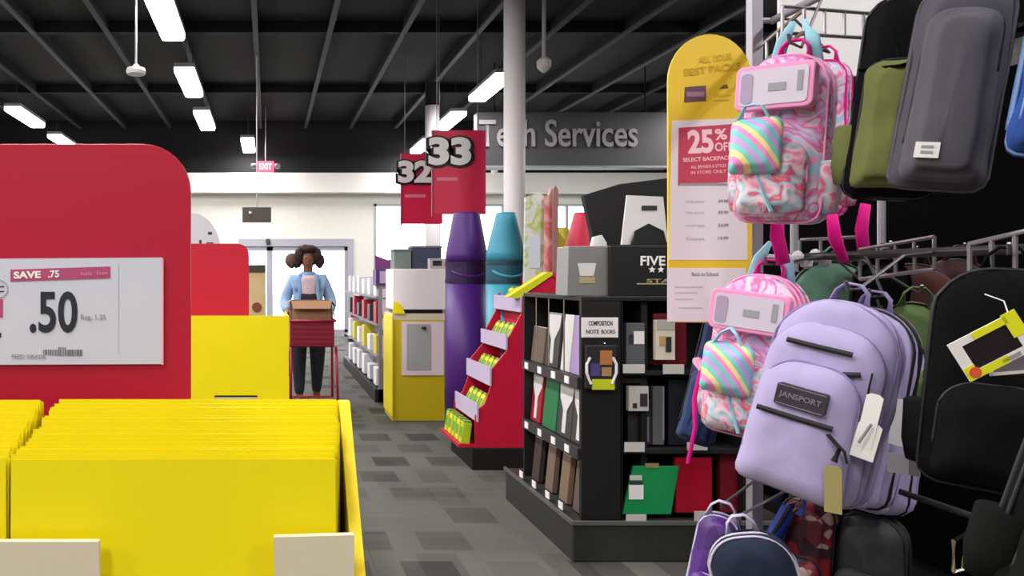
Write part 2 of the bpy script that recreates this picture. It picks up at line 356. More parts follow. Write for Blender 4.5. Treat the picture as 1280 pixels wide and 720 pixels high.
def bin_display(y, first):
    # y: plane of the bin front. everything is measured from there
    where = 'at the left front' if first else 'farther along the aisle'
    t = thing('folder_bin', ('nearest yellow floor display bin full of folders with cream front tabs' if first else 'second yellow floor display bin behind the first, with a slot in its front'), 'display bin', (-.40, y+.1, 0))
    XA, XB = -.90, .087
    M().box(XA+.02, XB-.02, y+.02, y+.6, 0, .93).build('stand', yelin, t, bevel=.004)
    if first:
        pts = [(.085, .0), (.24, 0)]
        for nm, xo in (('side_panel', XB-.0115), ('side_panel', XA)):
            M().prismx([(y-.01, .93), (y+.6, .93), (y+.6, 1.10), (y+.18, 1.12), (y+.15, 1.226), (y+.135, 1.226), (y-.005, 1.09), (y-.01, 1.0)], xo, xo+.0115).build(nm, yelin, t)
        fz = ZZ(669, .715)
        M().prism([(XA, .90), (.0765, .90), (.0765, fz+.002), (XX(342, .715), fz), (XX(344, .715), 1.03), (XX(127, .715), 1.03), (XX(125, .715), fz-.004), (-.42, fz-.004), (-.42, 1.03), (-.62, 1.03), (-.62, fz-.004), (XA, fz-.004)], y-.006, y+.002).build('front_panel', offw, t)
        M().box(XA, XB, y+.002, y+.6, .925, .935).build('bin_floor', yelin, t)
    else:
        X0 = HX-.79
        for a, b_, z0, z1 in ((XA, XX(268, y), .0, 1.196), (XX(322, y), XB, 0, 1.196), (XX(268, y), XX(322, y), ZZ(494, y), 1.196), (XX(268, y), XX(322, y), 0, ZZ(505, y))):
            M().box(a, b_, y-.006, y+.002, z0, z1).build('front_panel', yel, t)
        M().box(XX(266, y), XX(324, y), y+.003, y+.009, ZZ(506, y), ZZ(496.5, y)).build('slot_backing', offw, t); M().box(XX(266, y), XX(324, y), y+.003, y+.009, ZZ(496.5, y), ZZ(493, y)).build('slot_shadow_gap', blackm, t)
        M().box(XB-.006, XB, y+.002, y+.6, 0, 1.19).build('side_panel', yelin, t); M().box(XA, XA+.006, y+.002, y+.6, 0, 1.19).build('side_panel', yelin, t)
        M().box(XB-.001, XB+.003, y-.007, y+.02, ZZ(470, y), ZZ(438, y)).build('cutout', black, t)
    # header
    hy = y+.205 if first else y+.45; top = 1.512
    h = M().prism(rrect(XA+.1, HX, .93, top, .055, 8, (0, 0, 1, 1)), hy, hy+.008).build('header', red, t, bevel=.001)
    return t
b1 = bin_display(.715, True)
bin_display(3.3, False)
FOLD_G = 'yellow paper folders in the nearest bin'
def place_folder(i, n, right, o):
    f = i/(n-1); y = .732+.150*f*.82; top = CH-(.167+(-.035)*f)
    if right:
        xc = -.086+.012*f; dx = random.uniform(-.0028, .0028)
    else: xc = -.389; dx = random.uniform(-.002, .002)-.003*f
    top += random.uniform(-.0022, .0022)
    if i == 0: dx = 0
    o.location = (xc+dx, y, top-.235); o.rotation_euler = (-.02, 0, random.uniform(-.004, .004)+(.012 if right else 0)*(1-f))
N = 21
for i in range(N):
    for right in (True, False):
        o = fproto if (i == 0 and right) else fproto.copy()
        if o is not fproto: C.objects.link(o)
        place_folder(i, N, right, o)
        lab = ('front yellow folder of the right stack, standing whole between the cream tabs' if i == 0 else 'yellow folder in the tightly packed right stack of the nearest bin') if right else \
              ('front yellow folder of the left stack, cut by the left edge of the photo' if i == 0 else 'yellow folder in the packed left stack of the nearest bin')
        tag(o, lab, 'folder', FOLD_G+(' right stack' if right else ' left stack'))
# a few in the second bin
for i in range(6):
    o = fproto.copy(); C.objects.link(o); o.location = (-.1, 3.33+i*.012, .945); tag(o, 'yellow folder low inside the second bin', 'folder', 'folders low in the second bin')
# price card
D = .918; cx0, cx1, cz0, cz1 = XX(-250, D), XX(204, D), ZZ(456, D), ZZ(323, D)
t = thing('price_card', 'long white price card reading .50 taped on the nearest red header', 'price card', ((cx0+cx1)/2, D, cz0))
M().prism([(cx0, cz0-.001), (cx1, cz0+.001), (cx1-.001, cz1+.001), (cx0, cz1-.002)], D-.001, D+.0005).build('card', mat('blueish card', (202, 206, 222), .45), t)
M().box(cx1-.0015, cx1+.0005, D-.0015, D, cz0, cz1).build('edge_strip', mat('pink reflex edge', (238, 168, 180), .4), t)
R = math.radians
def card_text(s, x0, x1, y0, y1, m, bold=.02, rot=.02, D=.9165):
    text(s, t, m, ((XX(x0, D)+XX(x1, D))/2, D, (ZZ(y0, D)+ZZ(y1, D))/2), abs(ZZ(y0, D)-ZZ(y1, D)), XX(x1, D)-XX(x0, D), bold=bold, depth=.0003, rot=(math.pi/2, -rot, 0))
D2 = .9165
M().prism([(XX(13, D2), ZZ(352, D2)), (XX(138, D2), ZZ(348, D2)), (XX(138, D2), ZZ(333, D2)), (XX(13, D2), ZZ(337, D2))], D2, D2+.0006).build('sale_band', mat('faded magenta band', (176, 74, 118), .5), t)
card_text('SAVE', 17, 51, 348, 339, wtext, .04, .03, .9162); card_text('.75', 60, 74, 347, 338, wtext, .03, .03, .9162); card_text('Inside   Event', 101, 135, 344, 339, mat('pale print', (220, 150, 180), .6), 0, .03, .9162)
card_text('.50', 37, 97, 416, 364, mat('slate print', (38, 42, 52), .5), .022, .0); card_text('Reg. 1.25', 101, 132, 401, 393, gtext, 0, .0)
card_text('FEED GRADE', 15, 57, 448, 443, gtext, 0, .0)
for i in range(26):
    x = 54+i*1.9; y0 = 434 if 9 < i < 15 else 437; M().box(XX(x, D2), XX(x+random.choice((.8, 1.2)), D2), D2, D2+.0006, ZZ(445 if i > 12 else 443+i*.2, D2), ZZ(y0, D2)).build('barcode_bar', mat('grey bar', (110, 112, 120), .6), t)
M().box(XX(147.5, D2), XX(148.3, D2), D2, D2+.0004, ZZ(440, D2), ZZ(330, D2)).build('fold_line', mat('fold tone', (184, 190, 206), .6), t)
M().box(XX(-40, D2), XX(3.5, D2), D2, D2+.0006, ZZ(397, D2), ZZ(374, D2)).build('sale_band', MATS['faded magenta band'], t)
M().tube([(XX(-8, D2)+.0165*math.cos(a*R(15)), D2, ZZ(361, D2)+.0115*math.sin(a*R(15))) for a in range(24)], .0005, 4, True).build('printed_circle', gtext, t)
for yy in (358, 364): M().box(XX(-14, D2), XX(5, D2), D2, D2+.0005, ZZ(yy+1, D2), ZZ(yy-.5, D2)).build('printed_line', dtext, t)
M().box(XX(-6, D2), XX(1.5, D2), D2, D2+.0006, ZZ(422, D2), ZZ(416, D2)).build('printed_line', dtext, t)
# arched grey sign far behind the header
D = 5.2; t = thing('arched_sign', 'pale grey arched sign peeking out behind the big red header', 'sign', (XX(240, D), D, 0))
pts = [(XX(205, D), 0), (XX(276, D), 0)]+[(XX(240, D)+.19*math.cos(R(a)), ZZ(318, D)+.27*math.sin(R(a))) for a in range(0, 181, 12)]
M().prism(pts, D, D+.02).build('panel', mat('pale grey board', (198, 196, 204), .6), t)
for x0, x1, y0, y1 in ((249, 252, 300, 308), (258, 267, 303, 309), (260, 265, 290, 293)): M().box(XX(x0, D), XX(x1, D), D-.003, D, ZZ(y1, D), ZZ(y0, D)).build('printed_mark', dtext, t)
M().box(XX(215, D), XX(270, D), D-.15, D+.2, 0, .05).build('foot', black, t)
# tan display card
D = 6.1; t = thing('tan_display', 'tan cardboard display with a dark top beside the shopper', 'display', (XX(321, D), D+.15, 0))
M().box(XX(304, D), XX(332, D), D, D+.3, 0, ZZ(340, D)).build('body', mat('tan board', (196, 172, 128), .7, var=.06), t, bevel=.005)
M().box(XX(304, D), XX(332, D), D-.01, D+.3, ZZ(340, D), ZZ(331, D)).build('dark_top', mat('dark olive board', (62, 54, 44), .7), t)
M().tube([(XX(321, D), D+.001, ZZ(384, D)), (XX(321, D), D-.008, ZZ(384, D))], .037, 18).build('round_emblem', mat('brown print', (120, 62, 42), .6), t)
# ------------------------------------------------------------------ far carton display and gondola
D = 7.5; t = thing('carton_display', 'yellow and white carton display standing left of the purple crayon', 'display', (XX(522, D), D+.25, 0))
x0, x1 = XX(489, D), XX(556, D)
yd = mat('dark yellow board', (200, 178, 20), .5)
M().box(x0+.01, x1, D, D+.5, 0, ZZ(398, D)).build('body', yd, t, bevel=.006)
M().box(x0+.01, x1, D-.002, D+.5, ZZ(400, D), ZZ(392, D)).build('ledge', offw, t)
M().box(XX(502, D), x1-.01, D-.012, D, ZZ(469, D), ZZ(402, D)).build('front_sheet', mat('pale pink card', (226, 208, 216), .6), t)
M().box(XX(508, D), XX(538, D), D-.016, D-.012, ZZ(462, D), ZZ(405, D)).build('grey_sheet', mat('grey green sheet', (164, 168, 166), .6), t)
M().lathe([(.02, 0), (.02, .02)], (XX(529, D), D-.025, ZZ(411, D))).build('round_fastener', dtext, t)
M().box(x0, x0+.012, D-.03, D+.5, .05, ZZ(395, D)).build('side_panel', yel, t)
M().box(XX(494, D), x1-.01, D+.06, D+.4, ZZ(392, D), ZZ(387, D)).build('dark_gap', blackm, t)
M().box(XX(491, D), XX(561, D), D-.01, D+.45, ZZ(387, D), ZZ(336, D)).build('white_carton', mat('pale carton', (236, 232, 234), .6), t, bevel=.006)
yy = M().prism([(XX(490, D), ZZ(392, D)), (XX(506, D), ZZ(392, D)), (XX(500, D), ZZ(380, D)), (XX(492, D), ZZ(376, D))], D-.03, D-.015).build('yellow_flap', yel, t)
topz = ZZ(336, D)
def carton(name, label, px0, px1, py0, py1, D, d, m, cat='box', bev=.004, z0=None, group=None, extra=None):
    a, b_ = XX(px0, D), XX(px1, D); zz0 = ZZ(py1, D) if z0 is None else z0
    t = thing(name, label, cat, ((a+b_)/2, D+d/2, zz0), group=group)
    M().box(a, b_, D, D+d, zz0, ZZ(py0, D)).build('carton', m, t, bevel=bev)
    if extra: extra(t, a, b_, zz0, ZZ(py0, D), D)
    return t
def lid(t, a, b_, z0, z1, D): M().box(a-.006, b_+.006, D-.006, D+.2, z1, z1+.02).build('lid', mat('lid grey', (98, 100, 112), .6), t)
def patch(t, a, b_, z0, z1, D): M().box(a+.2*(b_-a), b_-.25*(b_-a), D-.004, D, z0+.3*(z1-z0), z1-.2*(z1-z0)).build('label_patch', dtext, t)
carton('grey_box', 'grey green box on top of the white carton, left one', 493, 514, 314, 336, 7.6, .25, mat('grey green box', (112, 124, 118), .6), z0=topz, extra=lid)
carton('dark_box', 'dark green and navy box on top of the white carton', 515, 552, 310, 336, 7.62, .25, mat('slate navy box', (62, 68, 92), .6), z0=topz, extra=lid)
carton('small_box', 'small pale box with a dark mark at the right end of the white carton', 537, 557, 323, 336, 7.5, .1, mat('pale beige box', (196, 186, 190), .6), z0=topz, extra=patch)
# gondola with packets beyond it
GX, G0, G1 = 1.17, 8.6, 12.2
t = thing('far_shelf_unit', 'narrow grey shelf unit with purple top beyond the carton display', 'shelf unit', (1.4, (G0+G1)/2, 0))
gm = mat('grey violet metal', (140, 132, 144), .5)
M().box(GX+.22, 2.0, G0+.4, G1, 0, 1.35).build('back_panel', gm, t)
M().box(GX+.02, GX+.24, G0, G0+.03, 0, ZZ(357, G0)).build('end_panel', gm, t)
M().box(GX+.24, 2.0, G0, G0+.4, 0, 1.2).build('end_body', gm, t)
M().box(GX-.02, 2.0, G0, G1, 0, .14).build('base', blackm, t)
levels = (.16, .5, .84, 1.14)
for z in levels[1:]: M().box(GX, GX+.24, G0+.03, G1, z-.02, z).build('shelf', gm, t)
purp = mat('purple board', (86, 50, 120), .5)
M().box(GX-.01, GX+.26, G0-.01, G0+.25, ZZ(357, G0), ZZ(337, G0)).build('purple_carton', purp, t); M().box(GX+.03, GX+.19, G0-.016, G0-.01, ZZ(354, G0), ZZ(339, G0)).build('lilac_sheet', lilac, t)
M().prism([(GX-.02, ZZ(337, G0)), (GX+.30, ZZ(337, G0)), (GX+.28, ZZ(322, G0)), (GX+.12, ZZ(325, G0)), (GX-.02, ZZ(319, G0))], G0, G0+.03).build('header', mat('plum header', (122, 62, 124), .5), t)
for (py0, py1, c) in ((361, 372, (226, 220, 226)), (374, 392, (214, 204, 208)), (398, 412, (220, 214, 216)), (420, 448, (206, 196, 190))):
    M().box(GX+.06, GX+.17, G0-.04, G0, ZZ(py1, G0), ZZ(py0, G0)).build('hanging_packet', mat('packet%d' % c[0], c, .4), t)
G_p = 'white packets on the aisle side of the far shelf unit'
pc = None
cols = [(235, 233, 236), (60, 56, 66), (210, 196, 60), (226, 222, 228), (170, 40, 60), (236, 236, 236)]
for zi, z in enumerate(levels):
    for k_ in range(6):
        y = G0+.25+k_*.55; c = cols[(zi*2+k_*3) % 6]
        h = random.uniform(.16, .26); cn = {235: 'white', 60: 'dark', 210: 'yellow', 226: 'pale grey', 170: 'red', 236: 'white'}[c[0]]; sn = ('lowest', 'second', 'third', 'top')[zi]
        o = M().box(-.02+GX+.03, GX+.14, y-.11, y+.11, z, z+h).build('boxed_item', mat('pk%s' % (c,), c, .45), loc=(GX+.08, y, z), bevel=.006)
        tag(o, 'small %s box on the %s shelf of the far shelf unit' % (cn, sn), 'box', '%s boxes, %s shelf of the far shelf unit' % (cn, sn))
# red pedestal by the door
p = (XX(443, 16.8), 16.8, 0); t = thing('red_pedestal', 'narrow red pedestal standing right of the entrance doors', 'pedestal', p)
M().box(p[0]-.09, p[0]+.09, 16.7, 16.9, 0, .88).build('post', mat('dull red', (170, 40, 62), .5), t, bevel=.02); M().box(p[0]-.14, p[0]+.14, 16.65, 16.95, 0, .05).build('foot', black, t)
M().box(p[0]-.07, p[0]+.07, 16.69, 16.7, .6, .8).build('white_notice', white, t)
# ------------------------------------------------------------------ crayon display
def crayon(name, label, px, D, r, rgb, wrap, top, tp=.48):
    x = XX(px, D); t = thing(name, label, 'display prop', (x, D, 0)); m_ = mat(label[:9]+' crayon', rgb, .45); dk = mat(label[:9]+' crayon band', wrap, .5)
    sh = 1.50
    M().lathe([(r*1.0, .0), (r, 1.30)], (x, D, 0)).build('wrapper', m_, t).data.polygons.foreach_set('use_smooth', [True]*28+[False, False])
    M().lathe([(r+.004, 1.30), (r+.004, 1.33)], (x, D, 0)).build('band', dk, t)
    M().lathe([(r, 1.33), (r, 1.45)], (x, D, 0)).build('band_field', mat(label[:9]+' field', tuple(int(a*.75+b*.25) for a, b in zip(wrap, rgb)), .5), t)
    M().lathe([(r+.004, 1.45), (r+.004, 1.48)], (x, D, 0)).build('band', dk, t)
    ang = [(-90+a) for a in range(-55, 56, 10)]
    for dz, s in ((1.375, 1), ):
        M().tube([(x+(r+.004)*math.cos(R(a)), D+(r+.004)*math.sin(R(a)), dz-.02+.045*((a+90)/55)**2) for a in ang], .012, 6).build('swoosh', m_, t)
    M().lathe([(r, 1.48), (r*.98, 1.55), (r*tp+.004, top-.02), (r*tp, top)], (x, D, 0)).build('tip', m_, t).data.polygons.foreach_set('use_smooth', [True]*84+[False, False])
crayon('giant_crayon', 'purple giant crayon standing at the aisle edge', 583, 6.9, .178, (74, 30, 116), (36, 12, 54), ZZ(266, 6.9), .62)
crayon('giant_crayon', 'turquoise giant crayon standing beside the purple one', 632, 6.35, .152, (62, 148, 176), (22, 62, 82), ZZ(266, 6.35))
crayon('giant_crayon', 'crimson giant crayon standing behind the silver box', 730, 6.4, .16, (206, 38, 70), (110, 16, 36), ZZ(266, 6.4))
crayon('giant_crayon', 'olive yellow giant crayon mostly hidden behind the crimson header boards', 700, 6.9, .15, (196, 186, 50), (90, 84, 30), ZZ(285, 6.9))
D = 5.6; YE = 6.22
def q(px, py): return (XX(px, D), ZZ(py, D))
t = thing('crayon_shelf', 'crimson stepped display with slanted trays of crayon boxes', 'display', (XX(650, D), 6.0, 0))
prof = [q(594, 560), q(594, 520), q(600, 510), q(606, 505), q(614, 482), q(616, 460), q(634, 438), q(635, 424), q(652, 392), q(652, 372), q(690, 343), q(730, 372), q(730, 560)]
M().prism(prof, D, D+.02).build('end_panel', mat('crimson board', (196, 22, 58), .45), t, bevel=.002)
M().prism(prof, YE, YE+.02).build('end_panel', MATS['crimson board'], t)
M().box(XX(590, D), XX(732, D), D-.0, YE+.02, 0, .155).build('plinth', black, t, bevel=.006)
M().box(XX(662, D), XX(725, D), D+.02, YE, .155, 1.15).build('core', MATS['crimson board'], t)
# roof slab, yellow edged
M().prism([q(635, 371), q(684, 340), q(690, 340), q(690, 344), q(647, 373)], D-.012, D+.10).build('roof_edge', mat('lemon edge', (214, 214, 40), .5), t)
M().prism([q(690, 340), q(732, 371), q(730, 375), q(690, 345)], D-.012, D+.10).build('roof_edge', MATS['crimson board'], t)
trays = [(652, 390, 371), (634, 437, 418), (614, 482, 459), (598, 527, 505)]
CG = 'yellow and green crayon boxes in the stepped display trays'
cb = [mat('box yellow', (226, 214, 30), .45), mat('box green', (92, 160, 70), .45), mat('box lime', (176, 206, 44), .45)]
cbproto = None
for ti, (px, pb, pt) in enumerate(trays):
    xo = XX(px, D); z0 = ZZ(pb, D); z1 = ZZ(pt, D)
    M().box(xo-.015, xo-.003, D-.02, YE+.02, z0, z1).build('price_strip', lilac, t)
    M().box(xo-.003, XX(665, D), D+.02, YE, z0, z0+.012).build('tray', MATS['crimson board'], t)
    for k_ in range(5):
        y = D+.075+k_*.115
        a = thing('crayon_box', 'yellow and green crayon box slanting in the '+('topmost','second','third','fourth')[ti]+' tray of the stepped display', 'box', (xo+.05, y, z0+.012), (0, R(28), 0), group=CG+' '+('topmost','second','third','fourth')[ti])
        M().box(-.035, .0, -.042, .042, 0, .15).build('carton', cb[0 if (k_+ti) % 3 else 2], a, local=True, bevel=.003)
        M().box(-.0365, -.035, -.030, .036, .05, .12).build('green_panel', cb[1], a, local=True)
        M().box(-.031, -.004, -.036, .036, .15, .168).build('crayon_tips', mat('mixed crayon tips', (120, 150, 60), .5), a, local=True)
# low front tray on the aisle side
M().box(XX(574, D)+.0, XX(596, D), D+.02, YE, ZZ(560, D), ZZ(556, D)).build('tray', MATS['crimson board'], t)
for k_ in range(5):
    a = thing('crayon_box', 'yellow crayon box standing in the lowest tray of the stepped display', 'box', (XX(583, D), D+.075+k_*.115, ZZ(556, D)), (0, R(8), 0), group=CG+' lowest tray')
    M().box(-.03, .03, -.04, .04, 0, .145).build('carton', cb[0 if k_ % 2 else 2], a, local=True, bevel=.003); M().box(-.0315, -.03, -.028, .028, .04, .11).build('green_panel', cb[1], a, local=True)
    M().box(-.026, .026, -.034, .034, .145, .16).build('crayon_tips', MATS['mixed crayon tips'], a, local=True)
# header boards above the roof
def hboard(label, pts, D, m, thick=.03, rot=0, bits=()):
    xs = [XX(a, D) for a, _ in pts]; zs = [ZZ(b, D) for _, b in pts]
    t = thing('header_board', label, 'display board', (sum(xs)/len(xs), D, min(zs)))
    M().prism([(XX(a, D), ZZ(b, D)) for a, b in pts], D, D+thick).build('board', m, t)
    for (a, b_, c, d, mm) in bits: M().box(XX(a, D), XX(c, D), D-.004, D, ZZ(d, D), ZZ(b_, D)).build('printed_patch', mm, t)
pastel = pattern('pastel print', [(196, 206, 176), (214, 214, 226), (172, 188, 90), (222, 224, 226)], 7, 'noise', 1)
hboard('tall pale green and white printed board above the stepped display', [(655, 362), (682, 346), (682, 248), (676, 240), (657, 247)], 6.0, pastel, bits=((661, 295, 675, 335, mat('pale blue print', (196, 208, 224), .6)),))
hboard('narrow pink printed board with pointed top above the stepped display', [(681, 345), (692, 338), (692, 240), (689, 234), (686, 244), (682, 246)], 5.95, pattern('pink stripe print', [(226, 176, 170), (206, 96, 106), (232, 206, 196)], 6, 'noise', 1))
hboard('thin dark edged board next to the pink printed board', [(692, 342), (698, 345), (698, 238), (695, 232), (692, 238)], 5.9, mat('dusty rose edge', (150, 106, 104), .6))
hboard('small olive yellow board low behind the narrow boards', [(698, 352), (712, 362), (706, 300), (698, 290)], 6.3, mat('olive board', (178, 164, 30), .5))
# ------------------------------------------------------------------ black notebook rack
DF, DB = 3.83, 4.70; XA = 1.50; XB = XX(935, DF)
rk = thing('notebook_rack', 'black shelving rack of notebooks on a wide plinth at the aisle end', 'shelf unit', (1.9, 4.25, 0))
M().box(1.448, XB+.1, 3.80, 4.88, 0, .19).build('plinth', mat('dark grey plinth', (44, 45, 44), .55), rk, bevel=.008)
M().box(1.44, XB+.11, 3.79, 3.803, .178, .196).box(1.44, 1.453, 3.80, 4.89, .178, .196).build('plinth_highlight', mat('grey edge highlight', (92, 92, 92), .4), rk)  # grey strips paint the highlight along the plinth's top edge
M().box(XX(727, DF), XX(777, DF), DF, DF+.03, .19, 1.24).build('end_panel', black, rk)
M().box(XA, XB, DF, DB, 1.24, 1.262).build('top', blackm, rk, bevel=.003)
M().box(1.80, 1.83, DF+.03, DB, .19, 1.24).build('divider_panel', black, rk)       # behind the left face
M().box(XX(777, DF), XB, DF+.32, DF+.34, .19, 1.24).build('back_panel', black, rk)
M().box(XB-.02, XB, DF, DB, .19, 1.24).build('side_panel', black, rk)
M().box(XX(777, DF)-.005, XX(777, DF)+.005, DF, DF+.32, .19, 1.24).build('side_panel', black, rk)
M().box(XA, 1.83, DB-.02, DB, .19, 1.24).build('side_panel', black, rk)
for z in (.868, .525): # aisle side shelves
    M().box(XA, 1.80, DF+.03, DB-.02, z-.025, z).build('shelf', blackm, rk); M().box(XA-.012, XA, DF+.02, DB-.01, z-.05, z+.004).build('shelf_lip', mat('lip', (52, 50, 52), .5), rk)
for z in (.905, .53): M().box(XX(779, DF), XB-.02, DF-.005, DF+.32, z-.02, z).build('shelf', blackm, rk)
for z in (.845, .503, .19):
    for y in (3.98, 4.17, 4.38, 4.6): M().box(XA-.016-(.03 if z < .2 else 0), XA-.012-(.03 if z < .2 else 0), y-.028, y+.028, z-.018+(.03 if z < .2 else 0), z+.018+(.03 if z < .2 else 0)).build('price_tag', white, rk)
for (a, b_, c, d) in ((777, 455, 804, 466), (827, 455, 853, 467), (779, 552, 804, 564), (781, 642, 806, 652), (866, 638, 889, 650), (857, 552, 882, 562)):
    M().box(XX(a, DF), XX(c, DF), DF-.016, DF-.012, ZZ(d, DF), ZZ(b_, DF)).build('price_tag', mat('tag grey', (196, 194, 190), .6), rk)
for y in (4.08, 4.3, 4.5): M().tube([(XA+.01, y, .87), (XA+.01, y, 1.24)], .004).build('divider_wire', chrome, rk)
# notebooks on the aisle side
def notebook(label, y, z, h, wd, m, x=XA+.03, th=.028, lean=-.1, spiral=True, group=None, tab=None):
    t = thing('notebook', label, 'notebook', (x, y, z), (0, -lean, 0), group=group)
    M().box(0, th, -wd/2, wd/2, 0, h).build('cover', m, t, local=True, bevel=.002)
    M().box(.002, th-.002, -wd/2+.003, wd/2+.001, .002, h+.0015).build('pages', white, t, local=True)
    if tab: M().prismx([(-wd/2, h*.98), (wd/2, h*.98), (wd/2*.8, h*.72), (wd*.12, h*.5), (wd*.10, .02), (-wd*.15, .02), (-wd*.12, h*.5), (-wd/2*.9, h*.74)], -.004, -.0005).build('white_band', tab, t, local=True)
    return t
dgrey = mat('charcoal cover', (58, 56, 58), .5); brn = mat('brown grey cover', (104, 88, 78), .6); lav = mat('lavender cover', (158, 134, 186), .5)
grn = mat('green cover', (30, 110, 66), .45); redc = mat('dark red cover', (150, 18, 44), .45); wc = mat('white cover', (206, 204, 206), .5)
notebook('lavender notebook on the top aisle shelf of the black rack', 3.965, .87, .29, .17, lav)
notebook('white notebook on the top aisle shelf beside the lavender one', 4.13, .87, .29, .12, wc)
notebook('charcoal notebook with a white funnel shaped band on the top shelf', 4.33, .87, .29, .19, dgrey, tab=wc)
notebook('brown grey notebook at the far end of the top aisle shelf', 4.56, .87, .20, .2, brn)
notebook('charcoal notebook with a long white band at the near end of the middle shelf', 3.955, .528, .27, .18, dgrey, tab=wc)
notebook('charcoal notebook with a white pointed band second on the middle shelf', 4.15, .528, .27, .19, dgrey, tab=wc)
notebook('green notebook on the middle aisle shelf of the black rack', 4.37, .528, .27, .2, grn)
notebook('red and white notebook at the far end of the middle aisle shelf', 4.59, .528, .27, .16, redc, tab=wc)
for i, y in enumerate((3.94, 4.13, 4.34, 4.56)):
    notebook(['nearest', 'second', 'third', 'farthest'][i]+' brown notebook on the bottom aisle shelf above the plinth', y, .198, .24, .11, mat('brown cover%d' % i, ((92, 76, 68), (120, 98, 78), (110, 92, 80), (60, 48, 46))[i], .6), x=XA+.02)
# items on the end face
def plate(name, label, cat, a, b_, c, d, D, m, th=.02, bits=(), bev=.002, group=None):
    t = thing(name, label, cat, (XX((a+c)/2, D), D, ZZ(d, D)), group=group)
    M().box(XX(a, D), XX(c, D), D, D+th, ZZ(d, D), ZZ(b_, D)).build('body', m, t, bevel=bev)
    for nm, e, f, g_, h_, mm in bits: M().box(XX(e, D), XX(g_, D), D-.003, D, ZZ(h_, D), ZZ(f, D)).build(nm, mm, t)
    return t
t = plate('shelf_notice', 'white notice with two grey lines on the black rack end', 'sign', 727, 397, 773, 422, DF-.006, white, .005)
for s, a, b_, c, d in (('COMPOSITION', 735, 401, 765, 407), ('NOTE', 732, 412, 748, 417), ('BOOKS', 751, 412, 768, 417)): text(s, t, dtext, ((XX(a, DF)+XX(c, DF))/2, DF-.0065, (ZZ(b_, DF)+ZZ(d, DF))/2), (d-b_)*DF/1000, (c-a)*DF/1000, bold=.02)
t = plate('hanging_pack', 'clear pouch of orange and violet supplies with lime bottom on the rack end', 'pack', 733, 432, 771, 486, DF-.03, mat('dark pouch', (44, 42, 48), .4), .025, bits=(('lime_base', 740, 474, 768, 487, mat('lime card', (196, 204, 34), .5)), ('orange_item', 750, 438, 765, 456, mat('orange brown', (176, 112, 60), .6)), ('tan_item', 752, 459, 764, 470, mat('tan item', (168, 130, 88), .6)), ('violet_item', 738, 454, 750, 470, mat('violet item', (74, 66, 120), .6))))
D = DF-.034
for s, px in ((1, 735), (-1, 769)): M().tube([(XX(px+s*3, D), D, ZZ(447, D)), (XX(px-s*1.5, D), D, ZZ(455, D)), (XX(px-s*1.5, D), D, ZZ(466, D)), (XX(px+s*4, D), D, ZZ(480, D))], .007, 6).build('white_rim', white, t)
M().tube([(XX(757, D), DF+.001, ZZ(433, D)), (XX(757, D), DF-.02, ZZ(429, D))], .003, 6).build('hook', chrome, t)
shz = DF+.02
plate('grey_pack', 'grey packet with a white corner on the upper shelf of the rack end', 'pack', 783, 404, 806, 457, shz, mat('slate packet', (92, 94, 100), .4), .05, bits=(('white_corner', 792, 414, 805, 430, white), ('dark_figure', 786, 418, 792, 430, dtext)))
plate('photo_pack', 'white and tan packet before a dark red folder on the upper shelf', 'pack', 820, 400, 844, 450, shz-.015, mat('cream packet', (214, 206, 190), .5), .03, bits=(('grey_flap', 821, 400, 843, 412, mat('flap', (172, 168, 164), .6)), ('dark_photo', 832, 421, 839, 440, dtext), ('tan_photo', 824, 420, 832, 432, mat('tanph', (186, 150, 100), .6))))
plate('red_folder', 'dark red folder behind the white and tan packet on the upper shelf', 'folder', 817, 392, 858, 456, shz+.05, mat('deep red cover', (116, 16, 34), .45), .015)
plate('picture_pack', 'small pack with a black and white picture on the middle shelf', 'pack', 786, 483, 811, 514, shz-.01, mat('pack cream', (196, 190, 190), .5), .03, bits=(('dark_picture', 800, 492, 809, 508, dtext), ('small_picture', 791, 504, 796, 510, dtext)))
plate('tall_folder', 'tall charcoal folder under the black and white picture', 'folder', 785, 500, 814, 556, shz+.04, mat('charcoal folder', (48, 48, 50), .4), .03, bits=(('silver_edge', 808, 521, 811, 552, greym),))
plate('grey_pack', 'narrow grey packet right of the black and white picture', 'pack', 816, 483, 830, 556, shz+.03, mat('mid grey pack', (92, 94, 98), .4), .03, bits=(('silver_edge', 828, 483, 830, 550, greym),))
t = thing('green_folder', 'bright green folder with a white label on the bottom shelf of the rack end', 'folder', (XX(808, DF), DF+.03, .2)); D = DF+.01
M().prism([(XX(778, D), ZZ(643, D)), (XX(839, D), ZZ(643, D)), (XX(836, D+.1), ZZ(583, D)), (XX(781, D+.1), ZZ(583, D))], D, D+.02).build('cover', mat('bright green', (24, 140, 78), .4), t, bevel=.002)
M().box(XX(786, D), XX(804, D), D-.004, D, ZZ(624, D), ZZ(606, D)).build('label_patch', white, t); M().box(XX(787, D), XX(802, D), D-.004, D, ZZ(600, D), ZZ(594, D)).build('label_patch', mat('tag grey', (196, 194, 190), .6), t)
M().box(XX(787, D), XX(803, D), D-.005, D, ZZ(605, D), ZZ(602, D)).build('dark_mark', dtext, t); M().box(XX(806, D), XX(823, D), D-.004, D, ZZ(584.5, D), ZZ(579, D)).build('tan_tab', mat('tan tab', (138, 130, 80), .6), t)
plate('red_folder', 'large dark red folder next to the green folder on the bottom shelf', 'folder', 845, 572, 890, 641, DF+.02, mat('crimson folder', (168, 10, 44), .4), .03)
plate('red_folder', 'second dark red folder at the right end of the bottom shelf', 'folder', 900, 566, 932, 641, DF+.05, MATS['deep red cover'], .03)
plate('dark_binder', 'black binder standing on the middle shelf behind the navy backpack', 'binder', 836, 475, 880, 556, DF+.06, mat('ink binder', (34, 36, 44), .4), .04)
